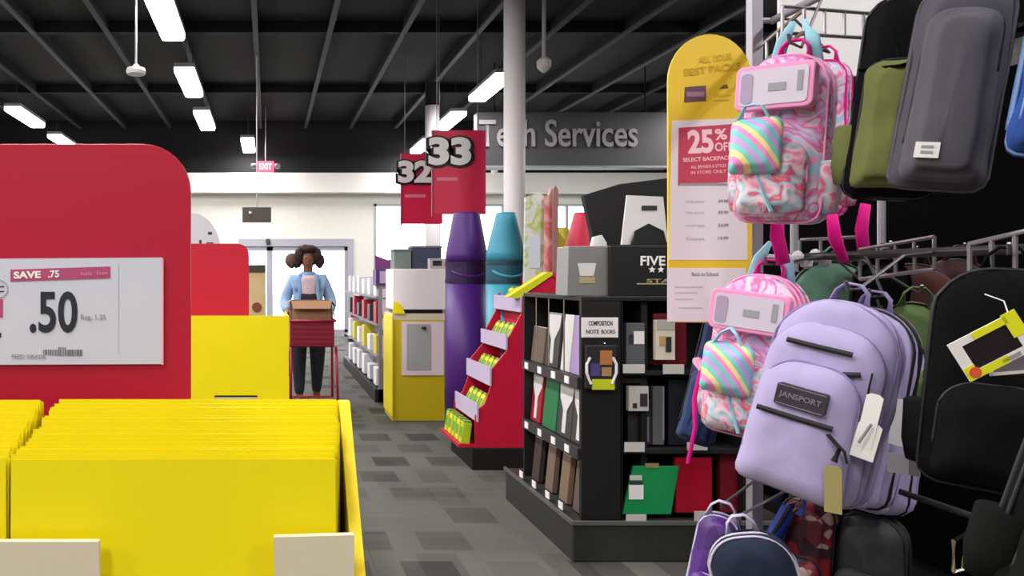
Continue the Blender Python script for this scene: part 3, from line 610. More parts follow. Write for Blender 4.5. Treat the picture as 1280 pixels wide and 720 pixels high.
# on top of the rack
TZ = 1.262
D = 3.93; t = thing('silver_box', 'silver grey display box on top of the black rack', 'box', (XX(735, D), D+.08, TZ))
M().prism([(XX(709, D), TZ), (XX(762, D), TZ), (XX(761, D), ZZ(307, D)), (XX(711, D), ZZ(308, D))], D, D+.16).build('carton', mat('silver board', (150, 150, 150), .32, .45), t, bevel=.003)
M().prism([(XX(725, D), ZZ(345, D)), (XX(742, D), ZZ(345, D)), (XX(745, D), ZZ(329, D)), (XX(722, D), ZZ(329, D))], D-.002, D).build('white_emblem', mat('pale silver print', (208, 208, 206), .5), t)
M().box(XX(724, D), XX(744, D), D-.002, D, ZZ(354, D), ZZ(346, D)).build('gold_patch', mat('dull gold print', (168, 154, 118), .5), t)
D = 3.90; t = thing('black_display_box', 'black box with white capitals and two white stars on the rack top', 'box', (XX(799, D), D+.09, TZ))
M().box(XX(763, D), XX(850, D), D, D+.18, TZ, ZZ(307, D)).build('carton', mat('satin black board', (28, 28, 30), .4), t, bevel=.003)
text('FIVE', t, wtext, (XX(816, D), D-.001, ZZ(326, D)), 12*D/1000, 31*D/1000, bold=.02)
text('STAR', t, mat('gold print', (170, 156, 120), .5), (XX(829, D), D-.001, ZZ(351, D)), 5*D/1000, 42*D/1000, bold=.02)
def star(px, py, r):
    c = (XX(px, D), ZZ(py, D)); M().prism([(c[0]+(r if i % 2 == 0 else r*.42)*math.sin(R(36*i)), c[1]+(r if i % 2 == 0 else r*.42)*math.cos(R(36*i))) for i in range(10)], D-.0015, D).build('star_emblem', wtext, t)
star(815, 337, .018); star(826, 337, .018)
M().box(XX(796, D), XX(848, D), D-.0015, D, ZZ(354, D)-.006, ZZ(354, D)).build('gold_line', MATS['gold print'], t)
D = 4.3; t = thing('black_board', 'large tilted black board rising behind the black box', 'display board', (XX(780, D), D, TZ))
M().prism([(XX(748, D), TZ), (XX(838, D), TZ), (XX(838, D), ZZ(222, D)), (XX(775, D), ZZ(230, D)), (XX(730, D), ZZ(244, D)), (XX(740, D), ZZ(290, D))], D, D+.05).build('board', mat('matte black board', (24, 24, 25), .7), t, bevel=.004)
M().box(XX(775, D), XX(838, D), D+.05, D+.12, TZ, ZZ(240, D)).build('rear_support', black, t)
D = 3.98; t = thing('white_stand_card', 'white tapering card with a black slot standing on the black box', 'display card', (XX(805, D), D, ZZ(305, 3.90)))
M().prism([(XX(777, D), ZZ(305, 3.9)), (XX(788, D), ZZ(305, 3.9)), (XX(793, D), ZZ(290, D)), (XX(808, D), ZZ(283, D)), (XX(826, D), ZZ(290, D)), (XX(828, D), ZZ(303, D)), (XX(835, D), ZZ(303, D)), (XX(829, D), ZZ(246, D)), (XX(784, D), ZZ(244, D))], D, D+.012).build('card', mat('stand card white', (216, 214, 216), .5), t)
M().box(XX(802, D), XX(821, D), D-.003, D, ZZ(263, D), ZZ(257, D)).build('slot_mark', dtext, t)
M().prism([(XX(788, D), ZZ(305, 3.9)), (XX(830, D), ZZ(305, 3.9)), (XX(826, D), ZZ(289, D)), (XX(808, D), ZZ(280, D)), (XX(791, D), ZZ(289, D))], D-.03, D-.015).build('black_base', black, t)
p = P(750, 301, 4.15); t = thing('paper_tuft', 'crumpled white paper poking up behind the silver box', 'paper', (p.x, p.y, TZ))
M().prism([(p.x-.02, TZ), (p.x+.03, TZ), (p.x+.035, p.z-.01), (p.x+.01, p.z+.03), (p.x-.03, p.z+.02), (p.x-.04, p.z-.02)], p.y, p.y+.03).build('sheet', white, t)
# ------------------------------------------------------------------ sale sign
D = 2.54; sg = thing('sale_sign', 'tall sale sign with yellow arched top and red 25% off panel', 'sign', (XX(887, D), D, ZZ(403, D)))
x0, x1 = XX(835, D), XX(941, D); xm = (x0+x1)/2; rr = (x1-x0)/2
arch = [(x0+.002, ZZ(403, D)), (x1-.004, ZZ(404, D)), (x1, ZZ(108, D))]+[(xm+rr*math.cos(R(a))+.004*0, ZZ(102, D)+rr*1.12*math.sin(R(a))) for a in range(0, 181, 9)]
M().prism(arch, D, D+.008).build('board', mat('sign yellow', (232, 196, 48), .5), sg, bevel=.001)
dd = D-.001
M().prism([(XX(836, D), ZZ(325, D)), (XX(934, D), ZZ(325, D)), (XX(932, D), ZZ(148, D)), (XX(840, D), ZZ(151, D))], dd-.0005, D).build('price_sheet', mat('sheet white', (228, 222, 228), .5), sg)
M().box(XX(834, D), XX(932, D), dd-.0005, D, ZZ(402, D), ZZ(335, D)).build('terms_sheet', MATS['sheet white'], sg)
M().prism([(XX(847, D), ZZ(232, D)), (XX(920, D), ZZ(227, D)), (XX(918, D), ZZ(155, D)), (XX(848, D), ZZ(160, D))], dd-.0012, dd-.0005).build('red_panel', mat('faded red panel', (196, 66, 92), .5), sg)
def st(s, a, b_, c, d, m, bold=.0, rot=.05): text(s, sg, m, ((XX(a, D)+XX(c, D))/2, D-.0028, (ZZ(b_, D)+ZZ(d, D))/2), (d-b_)*D/1000, (c-a)*D/1000, bold=bold, depth=.0004, rot=(math.pi/2, -rot, 0))
pk = mat('pale pink ink', (246, 206, 214), .6); oc = mat('ochre ink', (210, 174, 42), .6)
st('25', 859, 162, 891, 192, pk, .04); st('%', 893, 161, 908, 175, pk, .03); st('OFF', 893, 178, 915, 189, pk, .02)
st('SELECT BACKPACKS', 853, 196, 917, 201, pk, .02); st('ALL BRANDS & STYLES', 863, 206, 907, 210, pk, .0); st('IN STORE ONLY', 863, 213, 907, 217, pk)
st('ALL YOUR', 873, 69, 915, 77, oc, .01, .12); st('BEST PACKS', 855, 82, 925, 91, oc, .01, .12)
M().prism([(XX(855, D), ZZ(128, D)), (XX(882, D), ZZ(126, D)), (XX(882, D), ZZ(107, D)), (XX(856, D), ZZ(109, D))], D-.002, D).build('logo_block', mat('plum brown ink', (104, 72, 84), .6), sg)
M().box(XX(858, D), XX(880, D), D-.003, D-.002, ZZ(121, D), ZZ(115, D)).build('logo_band', mat('mauve ink', (150, 118, 140), .6), sg)
st('Packs', 893, 117, 913, 121, oc, 0); M().prism([(XX(899, D), ZZ(111, D)), (XX(910, D), ZZ(110, D)), (XX(908, D), ZZ(105, D)), (XX(903, D), ZZ(107, D))], D-.002, D).build('logo_animal', mat('brown ink', (120, 84, 40), .6), sg)
M().box(XX(893, D), XX(911, D), D-.002, D, ZZ(126, D), ZZ(124, D)).build('logo_line', oc, sg)
for i, y in enumerate((251, 265, 281, 297)):
    st(['Large packs', 'Day packs', 'Lunch bags', 'Cases'][i], 857, y-1, 880, y+3, mat('faint ink', (196, 190, 200), .6), 0, 0)
    st(['49.99', '39.99', '24.99', '14.99'][i], 897, y-1.5, 910, y+2.5, gtext, .02, 0)
M().box(XX(849, D), XX(919, D), D-.0026, D-.0018, ZZ(232, D), ZZ(229, D)).build('grey_strip', gtext, sg)
st('Back to School', 864, 340, 897, 345, gtext, .01, 0)
for y, a, c in ((359, 843, 878), (366, 843, 872), (374, 843, 866), (385, 848, 878)): M().box(XX(a, D), XX(c, D), D-.0022, D-.0015, ZZ(y+1, D), ZZ(y-1, D)).build('fine_print_line', mat('faint ink', (196, 190, 200), .6), sg)
# ------------------------------------------------------------------ bag rack on the right
br = thing('bag_rack', 'grey steel post and wire rail rack holding the backpacks', 'rack', (1.75, 1.6, 0))
pX = XX(945, 2.57)
M().box(pX-.018, pX+.018, 2.56, 2.595, 0, 2.42).build('post', greym, br, bevel=.002)
for x, y in ((2.0, .35), (2.7, 2.57), (2.75, .35)): M().box(x-.018, x+.018, y-.018, y+.018, 0, 2.4).build('post', greym, br)
M().box(1.7, 2.8, .3, 2.62, .0, .10).build('base', black, br, bevel=.01)
def ladder(a, b_, drop, n, r=.0055, hooks=True):
    a, b_ = Vector(a), Vector(b_); m_ = M().tube([a, b_], r, 8); lo = Vector((0, 0, -drop)); m_.tube([a+lo, b_+lo], r, 8)
    for i in range(n+1):
        p = a.lerp(b_, i/n); m_.tube([p, p+lo], r*.9, 6)
    return m_.build('ladder_rail', mat('grey wire', (160, 156, 160), .3, .8), br)
ladder(P(978, 8, 2.25), P(1125, 20, 2.5), .075, 6); ladder(P(945, 62, 2.58), P(1005, 12, 2.2), .06, 4)
ladder(P(1075, 312, 2.3), P(1168, 296, 2.1), .085, 4); ladder(P(1212, 305, 1.75), P(1300, 285, 1.6), .085, 3)
ladder(P(1000, 300, 2.6), P(1080, 296, 2.5), .06, 3)
# rails that carry the rows, running along the aisle behind the bags
for (z, x) in ((2.18, 1.62), (1.42, 1.68), (.78, 1.7)):
    M().tube([(x, 2.57, z), (x, .3, z)], .008 if z < 1 else .012, 10).build('long_rail', blackm if z < 2 else greym, br)
    M().tube([(pX, 2.57, z), (x, 2.57, z)], .01, 8).tube([(x, .35, z), (2.0, .35, z)], .01, 8).build('rail_bracket', greym, br)
D = 3.3; tp = thing('topper_board', 'plain white board above the bag rack behind the wire rails', 'sign', (XX(1045, D), D, ZZ(95, D)))
M().box(XX(975, D), XX(1125, D), D, D+.02, ZZ(95, D), ZZ(-4, D)).build('board', white, tp, bevel=.002)
M().tube([(XX(1000, D), D+.035, .0), (XX(1000, D), D+.035, ZZ(0, D))], .015).tube([(XX(1110, D), D+.035, .0), (XX(1110, D), D+.035, ZZ(0, D))], .015).build('support_pole', greym, tp)
bk = thing('dark_backdrop', 'added black backdrop giving the darkness behind the hanging backpacks', 'panel', (2.9, 1.4, 0))  # added panel; its black stands in for the dark depth behind the bags
M().box(2.97, 3.02, .1, 5.2, 0, 2.2).build('panel', mat('matte black', (7, 7, 8), .95, spec=.03), bk); M().box(2.9, 3.15, .1, 5.2, 0, .06).build('foot', black, bk)
# ------------------------------------------------------------------ backpacks
def outline(w_, h_, rt, rb, n=11, taper=.06):
    pts = []
    for (cx, cz, a0, r) in ((-w_/2+rb, rb, 180, rb), (w_/2-rb, rb, 270, rb), (w_/2-rt, h_-rt, 0, rt), (-w_/2+rt, h_-rt, 90, rt)):
        for i in range(n):
            a = R(a0+90*i/(n-1)); pts.append([cx+r*math.cos(a), cz+r*math.sin(a)])
    # resample evenly so flanks carry wrinkles too
    P2 = [Vector(p) for p in pts]; L = [0]
    for i in range(len(P2)): L.append(L[-1]+(P2[(i+1) % len(P2)]-P2[i]).length)
    out = []; K = 64; j = 0
    for k_ in range(K):
        s = L[-1]*k_/K
        while L[j+1] < s: j += 1
        f = (s-L[j])/max(1e-9, L[j+1]-L[j]); v = P2[j].lerp(P2[(j+1) % len(P2)], f); out.append([v.x*(1-taper*(v.y/h_-.3)), v.y])
    return out
def pouch(w_, h_, d, rt=.4, rb=.18, edge=.02, bulge=.015, wr=.006, seed=0, y0=0, cx=0, cz=0, taper=.06):
    """soft closed form: back at y0, front at y0-d; returns M and the outline"""
    ol = outline(w_, h_, min(rt*w_, h_*.5), rb*w_, taper=taper); K = len(ol); b_ = M(); vs = []
    c0 = Vector((0, h_*.48))
    def ring(ins, y):
        for x, z in ol:
            v = Vector((x, z))-c0; v = Vector((v.x*(1-2*ins/w_), v.y*(1-2*ins/h_)))+c0
            p_ = Vector((v.x+cx, y, v.y+cz))
            nv = noise.noise_vector(Vector((p_.x*9+seed*3.1, p_.y*9, p_.z*7)))*wr+noise.noise_vector(Vector((p_.x*24+seed, p_.y*24, p_.z*17)))*wr*.45
            vs.append(p_+nv)
    rings = [(.6*w_/2, y0), (edge*1.2, y0), (edge*.25, y0-edge*.4), (0, y0-edge)]
    m_ = max(2, int(d/.02))
    rings += [(-.004*math.sin(math.pi*i/m_), y0-edge-(d-2*edge)*i/m_) for i in range(1, m_)]
    rings += [(0, y0-d+edge), (edge*.3, y0-d+edge*.4), (edge*1.1, y0-d), (w_*.14, y0-d-bulge*.5), (w_*.22, y0-d-bulge*.75), (w_*.30, y0-d-bulge*.9), (w_*.38, y0-d-bulge), (w_*.45, y0-d-bulge*1.05)]
    for ins, y in rings: ring(ins, y)
    fs = [(i*K+j, i*K+(j+1) % K, (i+1)*K+(j+1) % K, (i+1)*K+j) for i in range(len(rings)-1) for j in range(K)]
    n0 = len(rings)
    vs += [Vector((cx, y0, c0.y+cz)), Vector((cx, y0-d-bulge*1.05, c0.y+cz))]
    fs += [(j, n0*K, (j+1) % K)[::-1] for j in range(K)]+[((n0-1)*K+j, n0*K+1, (n0-1)*K+(j+1) % K)[::-1] for j in range(K)]
    b_.add(vs, [f[::-1] for f in fs]); return b_, ol
def trim_path(ol, frac0, frac1, y, w_, h_, ins=0, cx=0, cz=0, step=1):
    K = len(ol); a, b_ = int(frac0*K), int(frac1*K); c0 = Vector((0, h_*.48)); out = []
    for k_ in range(a, b_+1, step):
        x, z = ol[k_ % K]; v = Vector((x, z))-c0; out.append((v.x*(1-2*ins/w_)+cx, y, (v.y*(1-2*ins/h_)+c0.y)+cz))
    return out
zipm = mat('black zipper', (24, 23, 28), .5); tagw = mat('white hang tag', (232, 230, 228), .5)
def backpack(name, label, px, py, D, yaw, roll, w_, h_, d, m, m2=None, trim=zipm, pocket=True, straps=True, seed=0, group=None, pitch=0, loop=True, pk_h=.5, side=True, strapm=None, rt=.42, wr=.010, hook=True):
    rot = Euler((R(pitch), R(roll), R(-yaw)), 'XYZ'); c = P(px, py, D); base = c-rot.to_matrix() @ Vector((0, 0, h_/2))
    t = thing(name, label, 'backpack', base, rot, group); m2 = m2 or m; strapm = strapm or m2
    b_, ol = pouch(w_, h_, d, rt=rt, seed=seed, y0=d/2, wr=wr); body = b_.build('body', m, t, smooth=True, local=True)
    for y in (d/2-.018, -d/2+.022):
        M().tube(trim_path(ol, 0, .999, y, w_, h_, -.002), .0035, 6, True).build('piping', trim if y < 0 else m2, t, smooth=True, local=True)
    K = .30
    M().tube(trim_path(ol, .36, .97, -d/2+.055, w_, h_, -.003), .0045, 6, False, (1.3, .8)).build('zipper', trim, t, smooth=True, local=True)
    if pocket:
        pw, ph = w_*.80, h_*pk_h
        pb, pol = pouch(pw, ph, .055, rt=.32, rb=.14, seed=seed+5, y0=-d/2+.006, cz=h_*.04, edge=.018, bulge=.014, wr=wr*.8, taper=.1)
        po = pb.build('front_pocket', m2, t, smooth=True, local=True)
        M().tube(trim_path(pol, .40, .95, -d/2-.022, pw, ph, -.002, cz=h_*.04), .0035, 6).build('zipper', trim, po, smooth=True, local=True)
    if side:
        for s in (-1, 1):
            M().lathe([(.0, 0), (.034, .006), (.044, .05), (.046, h_*.30), (.043, h_*.31)], (s*(w_/2-.008), .01, h_*.05), 14).build('side_pocket', m2, t, smooth=True, local=True)
    if loop:
        M().tube([(-.035, d/2-.03, h_-.012), (-.032, d/2-.03, h_+.03), (-.015, d/2-.03, h_+.048), (.015, d/2-.03, h_+.048), (.032, d/2-.03, h_+.03), (.035, d/2-.03, h_-.012)], .009, 8, False, (1.4, .4)).build('haul_loop', strapm, t, smooth=True, local=True)
    if straps:
        for s in (-1, 1):
            k9 = w_/.32; pts = [(s*.045*k9, d/2-.01, h_*.96), (s*.06*k9, d/2+.008, h_*.88), (s*.075*k9, d/2+.014, h_*.65), (s*.09*k9, d/2+.014, h_*.4), (s*.10*k9, d/2+.008, h_*.18), (s*.11*k9, d/2-.01, h_*.06)]
            M().tube(pts, [v*k9 for v in (.022, .028, .03, .026, .014, .009)], 10, False, (1, .35)).build('shoulder_strap', strapm, t, smooth=True, local=True)
    if hook:      # wire arm from the long rail, passing through the haul loop
        q_ = base+rot.to_matrix() @ Vector((0, d/2-.03, h_+.036)); f_ = rot.to_matrix() @ Vector((0, -.05, 0))
        zr, xr = ((2.18, 1.62) if q_.z > 1.6 else ((1.42, 1.68) if q_.z > .85 else (.78, 1.7)))
        yr = min(2.55, q_.y+.10)
        M().tube([q_+f_+Vector((0, 0, .02)), q_+f_*.8, q_-f_*.8, (q_.x*.4+xr*.6, q_.y*.4+yr*.6, zr-.01), (xr, yr, zr)], .004, 6).build('hanging_arm', mat('dark wire arm', (96, 94, 98), .4, .5), br)
    return t
def fit(l, t_, r, b_, D, yaw, roll, pitch=0, dr=.5, ex=.05, ry=0):
    # real size and place of a pack whose body spans the given outline at distance D
    rot = Euler((R(pitch), R(roll), R(-yaw)), 'XYZ').to_matrix(); px, py = (l+r)/2, (t_+b_)/2
    w_, h_ = (r-l)/F*D*.7, (b_-t_)/F*D*.95
    for it in range(25):
        d = w_*dr; c = P(px, py, D); base = c-rot @ Vector((0, 0, h_/2)); xs = []; ys = []
        for y, s in ((d/2, .97), (-d/2, .97), (-d/2-ex, .72)):
            for x, z in outline(w_, h_, min(.42*w_, h_/2), .18*w_):
                v = base+rot @ Vector((x*s, y, h_*.45+(z-h_*.45)*s)); xs.append(CX+F*v.x/v.y); ys.append(CY-F*(v.z-CH)/v.y)
        px += ((l+r)-(min(xs)+max(xs)))/2*.8; py += ((t_+b_)-(min(ys)+max(ys)))/2*.8
        w_ *= ((r-l)/(max(xs)-min(xs)))**.8; h_ *= ((b_-t_)/(max(ys)-min(ys)))**.8
    return px, py, w_, h_, w_*dr
def fpack(name, label, box, D, yaw, roll, m, m2=None, *a, dr=.5, pitch=0, **k):
    px, py, w_, h_, d = fit(*box, D, yaw, roll, pitch, dr); print('PACK', label[:40], round(w_, 3), round(h_, 3), round(d, 3))
    return backpack(name, label, px, py, D, yaw, roll, w_, h_, d, m, m2, *a, pitch=pitch, **k)
def hang_tag(parent, px0, pz0, w_, h_, y, m, roll=0, name='hang_tag', th=.002, tilt=0):
    b_ = M().prism([(-w_/2, -h_), (w_/2, -h_), (w_/2, -.006), (w_/2-.008, 0), (-w_/2+.008, 0), (-w_/2, -.006)], -th/2, th/2)
    o = b_.build(name, m, parent, local=True); o.location = (px0, y, pz0); o.rotation_euler = (R(tilt), R(roll), 0); return o
lavm = fabric('lavender canvas', (170, 160, 202), .06); lavd = fabric('lavender trim', (140, 124, 166), .06)
# front lavender backpack: built with its own details
def lav_pack(label, box, D, yaw, roll, detail, seed, group=None):
    px, py, W, H, DP = fit(*box, D, yaw, roll, 0, .34, .09); print('PACK lav', W, H)
    t = backpack('backpack', label, px, py, D, yaw, roll, W, H, DP, lavm, lavm, zipm if not detail else lavd, pocket=False, side=False, seed=seed, strapm=lavd, rt=.46, wr=.008)
    f = -DP/2
    b_, ol = pouch(W*.94, H*.86, .05, rt=.40, rb=.16, seed=seed+2, y0=f+.006, cz=H*.02, edge=.02, wr=.006); mid = b_.build('middle_compartment', lavm, t, smooth=True, local=True)
    M().tube(trim_path(ol, .34, .98, f-.01, W*.94, H*.86, -.001, cz=H*.02), .004, 6).build('zipper', lavd, mid, smooth=True, local=True)
    pw, ph = W*.84, H*.66
    b_, ol = pouch(pw, ph, .045, rt=.36, rb=.13, seed=seed+3, y0=f-.045, cz=H*.035, edge=.018, wr=.006, taper=.16); pk_ = b_.build('front_pocket', lavm, t, smooth=True, local=True)
    M().tube(trim_path(ol, .38, .96, f-.068, pw, ph, -.001, cz=H*.035), .0035, 6).build('zipper', lavd, pk_, smooth=True, local=True)
    yf = f-.045-.045-.020
    def bar(name, x0, z0, x1, z1, r, m_, y, par=t): return M().tube([(x0, y, z0), ((x0+x1)/2, y-.003, (z0+z1)/2), (x1, y, z1)], r, 6, False, (.5, 1.2)).build(name, m_, par, local=True)
    bar('zipper', -.28*W, H*.785, .24*W, H*.785, .006, zipm, f-.060); bar('zipper', .20*W, H*.68, .33*W, H*.70, .006, zipm, f-.056)
    bar('zipper', -.33*W, H*.43, .28*W, H*.43, .006, zipm, yf+.002)
    bar('zipper', .40*W, H*.72, .41*W, H*.60, .004, zipm, f-.050)
    lp = M().prism(rrect(-.052, .052, H*.475, H*.475+.052, .006), yf-.006, yf+.010).build('logo_patch', mat('charcoal patch', (50, 46, 58), .5), t, local=True)
    text('JANSPORT', lp, mat('patch ink', (120, 112, 130), .6), (0, yf-.0075, H*.475+.026), .017, .088, bold=.02, local=True)
    M().tube([(-.048, yf-.006, H*.475+.004), (.048, yf-.006, H*.475+.004)], .0012, 4).tube([(-.048, yf-.006, H*.475+.048), (.048, yf-.006, H*.475+.048)], .0012, 4).build('patch_stitching', MATS['patch ink'], lp, local=True)
    if not detail: hang_tag(t, .14, H*.62, .035, .12, f-.075, tagw, 8-roll, tilt=4); hang_tag(t, .15, H*.36, .045, .05, f-.07, mat('grey card', (170, 166, 172), .5), -roll)
    if detail:
        M().tube([(.26*W, yf, H*.40), (.098, yf-.01, H*.36), (.094, yf-.012, H*.29)], .008, 6, False, (1, .4)).build('zipper_pull', zipm, t, local=True)
        M().tube([(.26*W, yf, H*.40), (.108, yf-.01, H*.35), (.118, yf-.01, H*.30)], .006, 6, False, (1, .4)).build('zipper_pull', zipm, t, local=True)
        hang_tag(t, .096, H*.27, .034, .105, yf-.016, mat('olive kraft tag', (146, 136, 86), .7), 0-roll); 
        hang_tag(t, .128, H*.64, .032, .125, f-.085, tagw, 12-roll, tilt=4); hang_tag(t, .132, H*.50, .045, .085, f-.078, tagw, 14-roll, tilt=3)
        M().tube([(.135, f-.09, H*.50), (.122, f-.093, H*.40)], .003, 6).build('tag_clip', greym, t, local=True)
    return t
lav_pack('large lavender backpack hanging in front, with white and olive tags', (929, 380, 1130, 632), 1.95, 52, 12, True, 1)
lav_pack('lavender backpack hanging directly behind the tagged lavender one', (985, 388, 1152, 634), 2.2, 58, 9, False, 11)
lav_pack('lavender backpack at the back of the lavender stack, lowest at right', (1010, 400, 1164, 642), 2.42, 58, 6, False, 21)
# pink patterned packs
pinkpat = pattern('pink swirl print', [(236, 150, 196), (150, 200, 224), (238, 196, 220), (222, 90, 150), (196, 170, 220), (240, 214, 228), (120, 190, 206)], 11, 'noise', 2.2)
pinkpat2 = pattern('rose patch print', [(226, 120, 160), (240, 200, 214), (150, 196, 206), (214, 60, 110), (236, 160, 150)], 20, 'noise', 1.2)
rainbow = pattern('rainbow stripes', [(120, 200, 206), (240, 140, 196), (242, 222, 150), (120, 206, 196), (196, 160, 220)], 7, 'wave', .6)
hot = fabric('magenta webbing', (226, 20, 140)); aqua = fabric('aqua webbing', (150, 206, 222))
pinkframe = mat('pink vinyl', (236, 150, 196), .35); clearp = mat('clear vinyl insert', (206, 196, 212), .3)
def pink_pack(label, box, D, yaw, roll, seed, charm=False):
    px, py, w_, h_, d_ = fit(*box, D, yaw, roll, 0, .5, .05); print('PACK pink', w_, h_)
    t = backpack('backpack', label, px, py, D, yaw, roll, w_, h_, d_, pinkpat, pinkpat2, pinkframe, seed=seed, strapm=hot, pk_h=.42, rt=.44)
    f = -d_/2
    # aqua tall haul straps
    for s in (-1, 1): M().tube([(s*.05, .03, h_-.02), (s*.035, .03, h_+.05), (s*.012, .03, h_+.10)], .013, 8, False, (1.3, .4)).build('top_strap', aqua, t, smooth=True, local=True)
    z0 = h_*.66
    cse = M().prism(rrect(-w_*.46, w_*.46, z0, z0+.115, .018), f-.055, f-.02).build('clear_case', pinkframe, t, local=True, bevel=.004)
    M().prism(rrect(-w_*.40, w_*.40, z0+.012, z0+.103, .01), f-.058, f-.054).build('insert', clearp, cse, local=True)
    M().prism(rrect(-w_*.38, -w_*.24, z0+.018, z0+.095, .01), f-.060, f-.057).build('round_window', mat('grey vinyl', (168, 150, 178), .35), cse, local=True)
    M().box(-.01, .03, f-.060, f-.057, z0+.045, z0+.065).build('printed_mark', gtext, cse, local=True); M().box(w_*.28, w_*.34, f-.060, f-.057, z0+.04, z0+.09).build('barcode', gtext, cse, local=True)
    b_, ol = pouch(w_*.58, .14, .04, rt=.2, rb=.12, seed=seed+9, y0=f-.055, cz=h_*.28, cx=-w_*.12, edge=.012, wr=.003, taper=0); lb = b_.build('lunch_pouch', rainbow, t, smooth=True, local=True)
    M().tube(trim_path(ol, 0, .999, f-.068, w_*.58, .14, 0, cx=-w_*.12, cz=h_*.28), .003, 6, True).build('piping', aqua, lb, local=True)
    for s in (-1, 1): M().tube([(-.03+s*.04, f-.08, h_*.28+.13), (-.03+s*.02, f-.085, h_*.28+.17), (-.03, f-.075, z0+.01)], .006, 6, False, (1.5, .5)).build('pouch_strap', aqua, lb, local=True)
    M().tube([(-.02, f-.06, h_*.28), (.0, f-.06, h_*.16), (.02, f-.058, h_*.05)], .009, 6, False, (1.4, .5)).build('dangling_strap', aqua, t, local=True)
    if charm:
        x = -w_*.5
        M().tube([(x, f-.03, h_*.42), (x-.01, f-.03, h_*.18), (x+.005, f-.035, 0), (x-.004, f-.03, -.11)], .006, 6).build('magenta_cord', hot, t, local=True)
        M().prism([(x+.022*(16*math.sin(a)**3)/16, h_*.42+.022*(13*math.cos(a)-5*math.cos(2*a)-2*math.cos(3*a)-math.cos(4*a))/16) for a in [i*2*math.pi/20 for i in range(20)]], f-.05, f-.035).build('heart_charm', mat('pink charm', (244, 170, 206), .4), t, local=True, bevel=.004)
    return t
pink_pack('pink swirl backpack with clear case in the top row beside the sale sign', (916, 70, 1046, 276), 2.12, 52, 4, 31)
pink_pack('pink swirl backpack with a heart charm hanging below the sale sign', (876, 348, 1012, 552), 2.32, 50, 7, 47, charm=True)
pk2 = fpack('backpack', 'pink backpack with magenta straps behind the top row pink one', (985, 78, 1064, 268), 2.5, 55, 2, pinkpat, pinkpat2, hot, seed=5, strapm=hot)
for (a, b_, c, d, D, nm) in ((972, 262, 980, 330, 2.2, 'left'), (1040, 268, 1056, 328, 2.3, 'right'), (1082, 255, 1080, 318, 2.4, 'rear')):
    p1, p2 = P(a, b_, D), P(c, d, D)
    tag(M().tube([p1, p1.lerp(p2, .5)+Vector((-.01, 0, 0)), p2], [.014, .017, .016], 8, False, (1.2, .4)).build('webbing_strap', hot, loc=p2, smooth=True), {'left': 'magenta strap dangling under the left side of the top pink backpack', 'right': 'magenta strap dangling under the right side of the top pink backpack', 'rear': 'magenta strap dangling farthest right under the green trimmed backpack'}[nm], 'strap', 'magenta straps dangling between the rows')
# green and black pack, grey pack, blue pack in the top row
olive = fabric('olive green canvas', (98, 104, 56)); blk = fabric('black canvas', (14, 14, 16)); gry = fabric('grey canvas', (74, 72, 82), .05); gry2 = fabric('grey pocket canvas', (80, 78, 87), .05)
gb = fpack('backpack', 'black backpack with olive green panels in the top row', (1056, -8, 1190, 247), 1.9, 40, 6, blk, olive, zipm, seed=61, strapm=blk, pk_h=.62, dr=.6)
GF = fit(1056, -8, 1190, 247, 1.9, 40, 6, 0, .6); gw, gd = GF[2], GF[4]
M().tube([(-gw*.48, -gd*.5+.01, .30), (0, -gd/2-.065, .29), (gw*.46, -gd/2, .33)], .009, 6, False, (1, .4)).build('cross_strap', blk, gb, local=True)

gp = fpack('backpack', 'large grey backpack with a white square label in the top row', (1115, -22, 1268, 236), 1.68, 38, 8, gry, gry2, zipm, seed=71, pk_h=.80, strapm=blk, rt=.36, dr=.28, side=False, wr=.006)
GY = -fit(1115, -22, 1268, 236, 1.68, 38, 8, 0, .28)[4]/2-.064
M().box(-.045, -.005, GY-.006, GY+.006, .055, .087).build('white_label', tagw, gp, local=True)
M().box(-.035, -.015, GY-.008, GY-.006, .075, .080).box(-.035, -.015, GY-.008, GY-.006, .064, .069).build('label_print', gtext, gp, local=True)
fpack('backpack', 'blue backpack cut by the right edge of the photo', (1262, -40, 1420, 195), 1.5, 42, 8, fabric('blue nylon', (36, 74, 150)), fabric('blue nylon 2', (28, 60, 130)), mat('pale blue trim', (110, 140, 190), .5), seed=75, side=False, straps=False)
# black pack with yellow tag
bp1 = fpack('backpack', 'black backpack with a yellow and white cardboard tag at right', (1150, 342, 1345, 622), 1.66, 42, 4, blk, fabric('soft black', (17, 17, 19)), zipm, seed=81, pk_h=.44)
tg = M(); 
D = 1.46; rot = 0
t = thing('cardboard_tag', 'yellow and white cardboard frame tag with a red dot on the black backpack', 'tag', P(1255, 456, D), (0, R(-30), R(-8)))
fw, fh = .128, .077
M().box(-fw/2, fw/2, -.001, .001, 0, .014).box(-fw/2, fw/2, -.001, .001, fh-.014, fh).box(-fw/2, -fw/2+.02, -.001, .001, .014, fh-.014).box(fw/2-.02, fw/2, -.001, .001, .014, fh-.014).build('frame', mat('tag white', (230, 224, 222), .5), t, local=True)
M().box(fw/2-.026, fw/2+.0, -.0022, -.001, fh*.45, fh+.004).box(-fw/2, -fw/2+.02, -.0022, -.001, 0, .026).box(-fw/2+.02, fw*.1, -.0022, -.001, 0, .014).box(-.02, fw/2-.02, -.0022, -.001, fh-.013, fh).build('yellow_print', mat('neon yellow print', (222, 222, 30), .5), t, local=True)
M().tube([(-fw/2+.015, -.0012, .012), (-fw/2+.015, -.0035, .012)], .010, 16).build('red_dot', mat('orange red dot', (216, 84, 60), .5), t, local=True)
M().box(-fw/2+.02, fw/2-.02, .001, .003, .014, fh-.014).build('dark_window', mat('dark insert', (28, 18, 24), .3), t, local=True)
